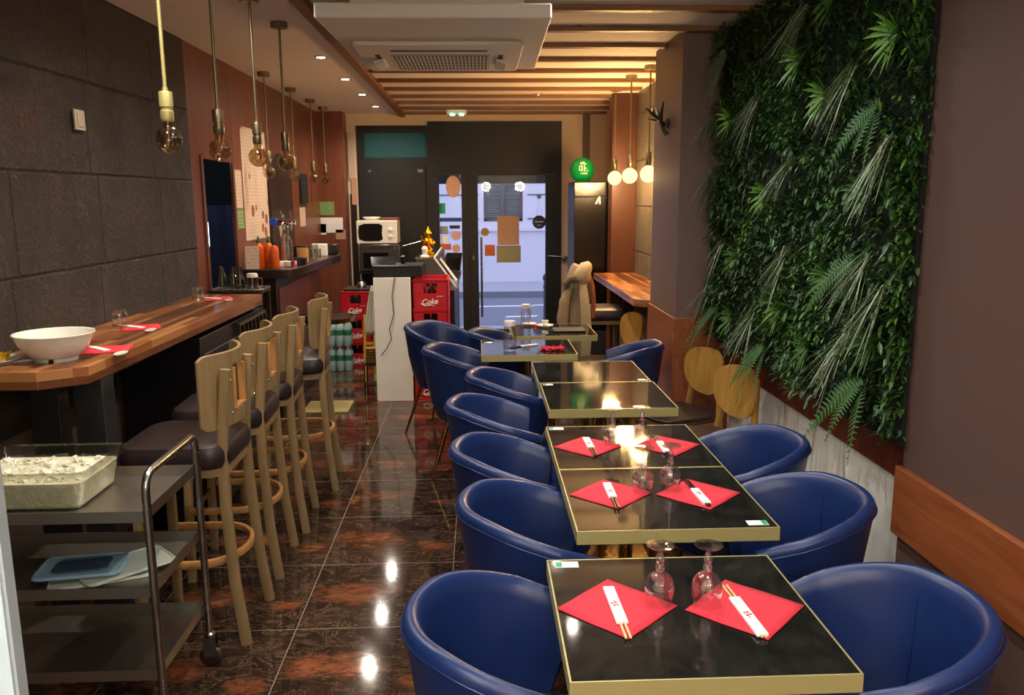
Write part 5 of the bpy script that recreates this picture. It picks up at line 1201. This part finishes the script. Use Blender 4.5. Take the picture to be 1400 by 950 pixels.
rk = thing('low_rack', 'low black rack against the left side of the white counter', 'rack', (-.93, 7.0, 0))
for sx in (-1, 1):
    for sy in (-1, 1): MB().box(sx*.06 - .005, sx*.06 + .005, sy*.08 - .005, sy*.08 + .005, 0, .26).build('post', 'black', rk)
MB().box(-.068, .068, -.09, .09, .26, .268).build('shelf', 'black', rk); MB().box(-.068, .068, -.09, .09, .08, .088).build('shelf', 'black', rk)
for i in range(6):
    o = MB().lathe([(0, 0), (.045, 0), (.058, .016), (.062, .018), (.062, .022), (.056, .02), (0, .006)], seg=24).build('rattan_tray', 'tan'); o.location = (-.93 + .003 * (i % 2), 7.0, .2685 + i * .0222); tag(o, 'round rattan tray in the stack on the low black rack, number %d from the bottom' % (i + 1), 'tray', 'stacked rattan trays')

# ------------------------------------------------------------------ stickers and papers on the glass
def disc(x, z, rx, rz_, m, lab, y=YF + .019, cat='sticker', name='window_sticker'):
    b = MB(); b.lathe([(0, 0), (1, 0), (1, .001), (0, .001)], seg=32)
    for v in b.bm.verts: v.co = Vector((v.co.x * rx, -v.co.z * 1.0, v.co.y * rz_))
    o = b.build(name, m); o.location = (x, y, z); tag(o, lab, cat); return o
def rect(x, z, w, h, m, lab, y=YF + .019, cat='sticker', name='window_sticker'):
    o = MB().box(-w/2, w/2, -.001, 0, -h/2, h/2).build(name, m, smooth=False); o.location = (x, y, z); tag(o, lab, cat); return o
MT['pinkp'] = mat('pink_paper', 'd9a8a0', .7); MT['bluep2'] = mat('blue_sticker', '2e4a86', .6); MT['tealp'] = mat('teal_sticker', '4a8a9a', .6); MT['orp'] = mat('orange_sticker', 'c5622e', .6); MT['greyp'] = mat('grey_sticker', '8c9088', .6); MT['gsign'] = mat('gold_sticker', '9a7a28', .5)
disc(-.285, 1.80, .085, .125, 'peach', 'peach oval paper at the top of the narrow glass pane', name='oval_paper')
rect(-.415, 1.55, .07, .12, 'sgreen', 'green sticker near the top of the narrow glass pane')
o = rect(-.32, 1.42, .25, .045, 'bluep2', 'blue strip sticker across the narrow glass pane')
disc(-.262, 1.235, .055, .055, 'pinkp', 'larger round pink sticker on the narrow glass pane'); disc(-.262, 1.085, .048, .048, 'peach', 'smaller round pale sticker on the narrow glass pane')
rect(-.40, 1.30, .09, .09, 'greyp', 'grey square sticker on the left of the narrow pane'); rect(-.40, 1.19, .08, .09, 'paper', 'pale printed square sticker on the left of the narrow pane'); rect(-.275, 1.335, .12, .04, 'navy', 'dark blue logo sticker on the narrow pane')
rect(-.385, 1.105, .13, .07, 'orp', 'orange rectangular sticker on the narrow glass pane'); rect(-.36, .98, .10, .08, 'tealp', 'teal sticker low on the narrow glass pane')
o = rect(-.252, .975, .075, .075, 'paper', 'white framed blue square sticker on the narrow pane'); MB().box(-.028, .028, -.002, -.001, -.026, .026).build('blue_field', 'bluep2', o, smooth=False)
rect(-.27, .87, .08, .07, 'orp', 'small orange sticker low on the narrow pane')
rect(.352, 1.29, .255, .34, 'cardboard', 'upright brown paper sheet on the door glass', y=YF + .009, cat='paper', name='door_notice'); rect(.355, 1.015, .285, .20, 'olive', 'olive paper sheet below the brown sheet on the door glass', y=YF + .009, cat='paper', name='door_notice')
rect(.135, 1.06, .12, .13, 'orp', 'orange folded paper left of the olive sheet on the door glass', y=YF + .0095, cat='paper', name='door_notice')
disc(.078, 1.275, .048, .048, 'gsign', 'round gold sticker above the door handle', y=YF + .009)
hs = thing('hanging_sign', 'round dark hanging sign on a cord and suction hook on the door glass', 'sign', (.715, YF - .004, 0))
b = MB(); b.lathe([(0, 0), (1, 0), (1, .006), (0, .006)], seg=36)
for v in b.bm.verts: v.co = Vector((v.co.x * .078, -v.co.z, v.co.y * .078 + 1.385))
b.build('sign_disc', 'navy', hs)
MB().tube([(-.03, -.003, 1.45), (0, -.008, 1.66), (.03, -.003, 1.45)], .0015, 5).build('cord', 'blackm', hs)
b = MB(); b.lathe([(0, 0), (1, 0), (.8, .012), (0, .012)], seg=20)
for v in b.bm.verts: v.co = Vector((v.co.x * .026, .003 - v.co.z, v.co.y * .026 + 1.68))
b.build('suction_hook', 'dsteel', hs)
b = MB()
for k in range(7): b.box(-.048 + k * .0145, -.048 + k * .0145 + .009, -.0082, -.0070, 1.383, 1.397)
for k in range(4): b.box(-.02 + k * .011, -.02 + k * .011 + .007, -.0082, -.0070, 1.345, 1.352)
b.build('lettering', 'inkw', hs, smooth=False)

# ------------------------------------------------------------------ street outside
struct(MB().box(-2.5, 2.5, 10.25, 10.35, 1.84, 3.2).box(-2.5, 2.5, 9.95, 10.25, 2.9, 3.2).build('wall_shadow_band', 'shutter', smooth=False))  # grey box put in for the dark shadow band above the door glass
struct(MB().box(-12, 14, YF + .25, 11.4, -.35, -.10).build('ground_pavement', 'pave', smooth=False))
struct(MB().box(-12, 14, 11.4, 15.6, -.35, -.20).build('ground_road', 'asphalt', smooth=False))
struct(MB().box(-12, 14, 15.6, 17.6, -.35, -.10).build('ground_pavement', 'pave', smooth=False))
struct(MB().box(-12, 14, 15.5, 15.6, -.35, -.085).build('ground_kerb', 'asphalt', smooth=False))
b = MB(); b.box(-12, .12, 17.6, 18, -.1, 8).box(.95, 14, 17.6, 18, -.1, 8).box(.12, .95, 17.6, 18, -.1, 1.18).box(.12, .95, 17.6, 18, 2.9, 8)
struct(b.build('wall_street', 'render', smooth=False))
b = MB()
for z in (1.22, 1.72, 2.22): b.box(-12, .02, 17.588, 17.6, z, z + .03).box(1.05, 14, 17.588, 17.6, z, z + .03)
struct(b.build('trim_30', 'shutter', smooth=False)); struct(MB().box(-12, 14, 17.54, 17.6, .98, 1.04).build('trim_31', 'render', smooth=False))
sw_ = thing('street_window', 'grey shuttered window of the house across the street', 'window', (.535, 17.7, 1.18))
MB().box(-.415, -.35, -.08, .0, 0, 1.72).box(.35, .415, -.08, 0, 0, 1.72).box(-.415, .415, -.08, 0, 0, .06).box(-.06, .03, -.08, 0, .06, 1.72).build('frame', 'wframe', sw_, smooth=False)
for x0, x1 in ((-.35, -.06), (.03, .35)):
    b = MB()
    for k in range(30): b.box(x0, x1, -.05, -.01, .08 + k * .054, .08 + k * .054 + .04, rot=(.5, 0, 0))
    b.build('shutter', 'shutter', sw_, smooth=False)
MB().box(-.35, .35, .01, .03, .06, 1.7).build('pane', 'blackg', sw_, smooth=False)
b_ = thing('street_bollard', 'dark slim bollard on the pavement outside the door', 'bollard', (.925, 11.15, -.10)); 
MB().lathe([(.05, 0), (.045, .02), (.042, .62), (.036, .63), (.036, .645), (.05, .66), (.055, .695), (.045, .73), (.02, .75), (0, .752)], seg=24).build('post', 'navy', b_); MB().lathe([(.045, .55), (.048, .555), (.048, .58), (.045, .585)], seg=24).build('collar', 'navy', b_)
for x, y, w in ((-.2, 14.2, 1.2), (.4, 12.9, .5), (.9, 14.3, .5)):
    struct(MB().prism([(x, y), (x + w, y + .05), (x + w + .05, y + .17), (x + .05, y + .12)], -.2, -.197).build('trim_32', 'roadpaint', smooth=False))
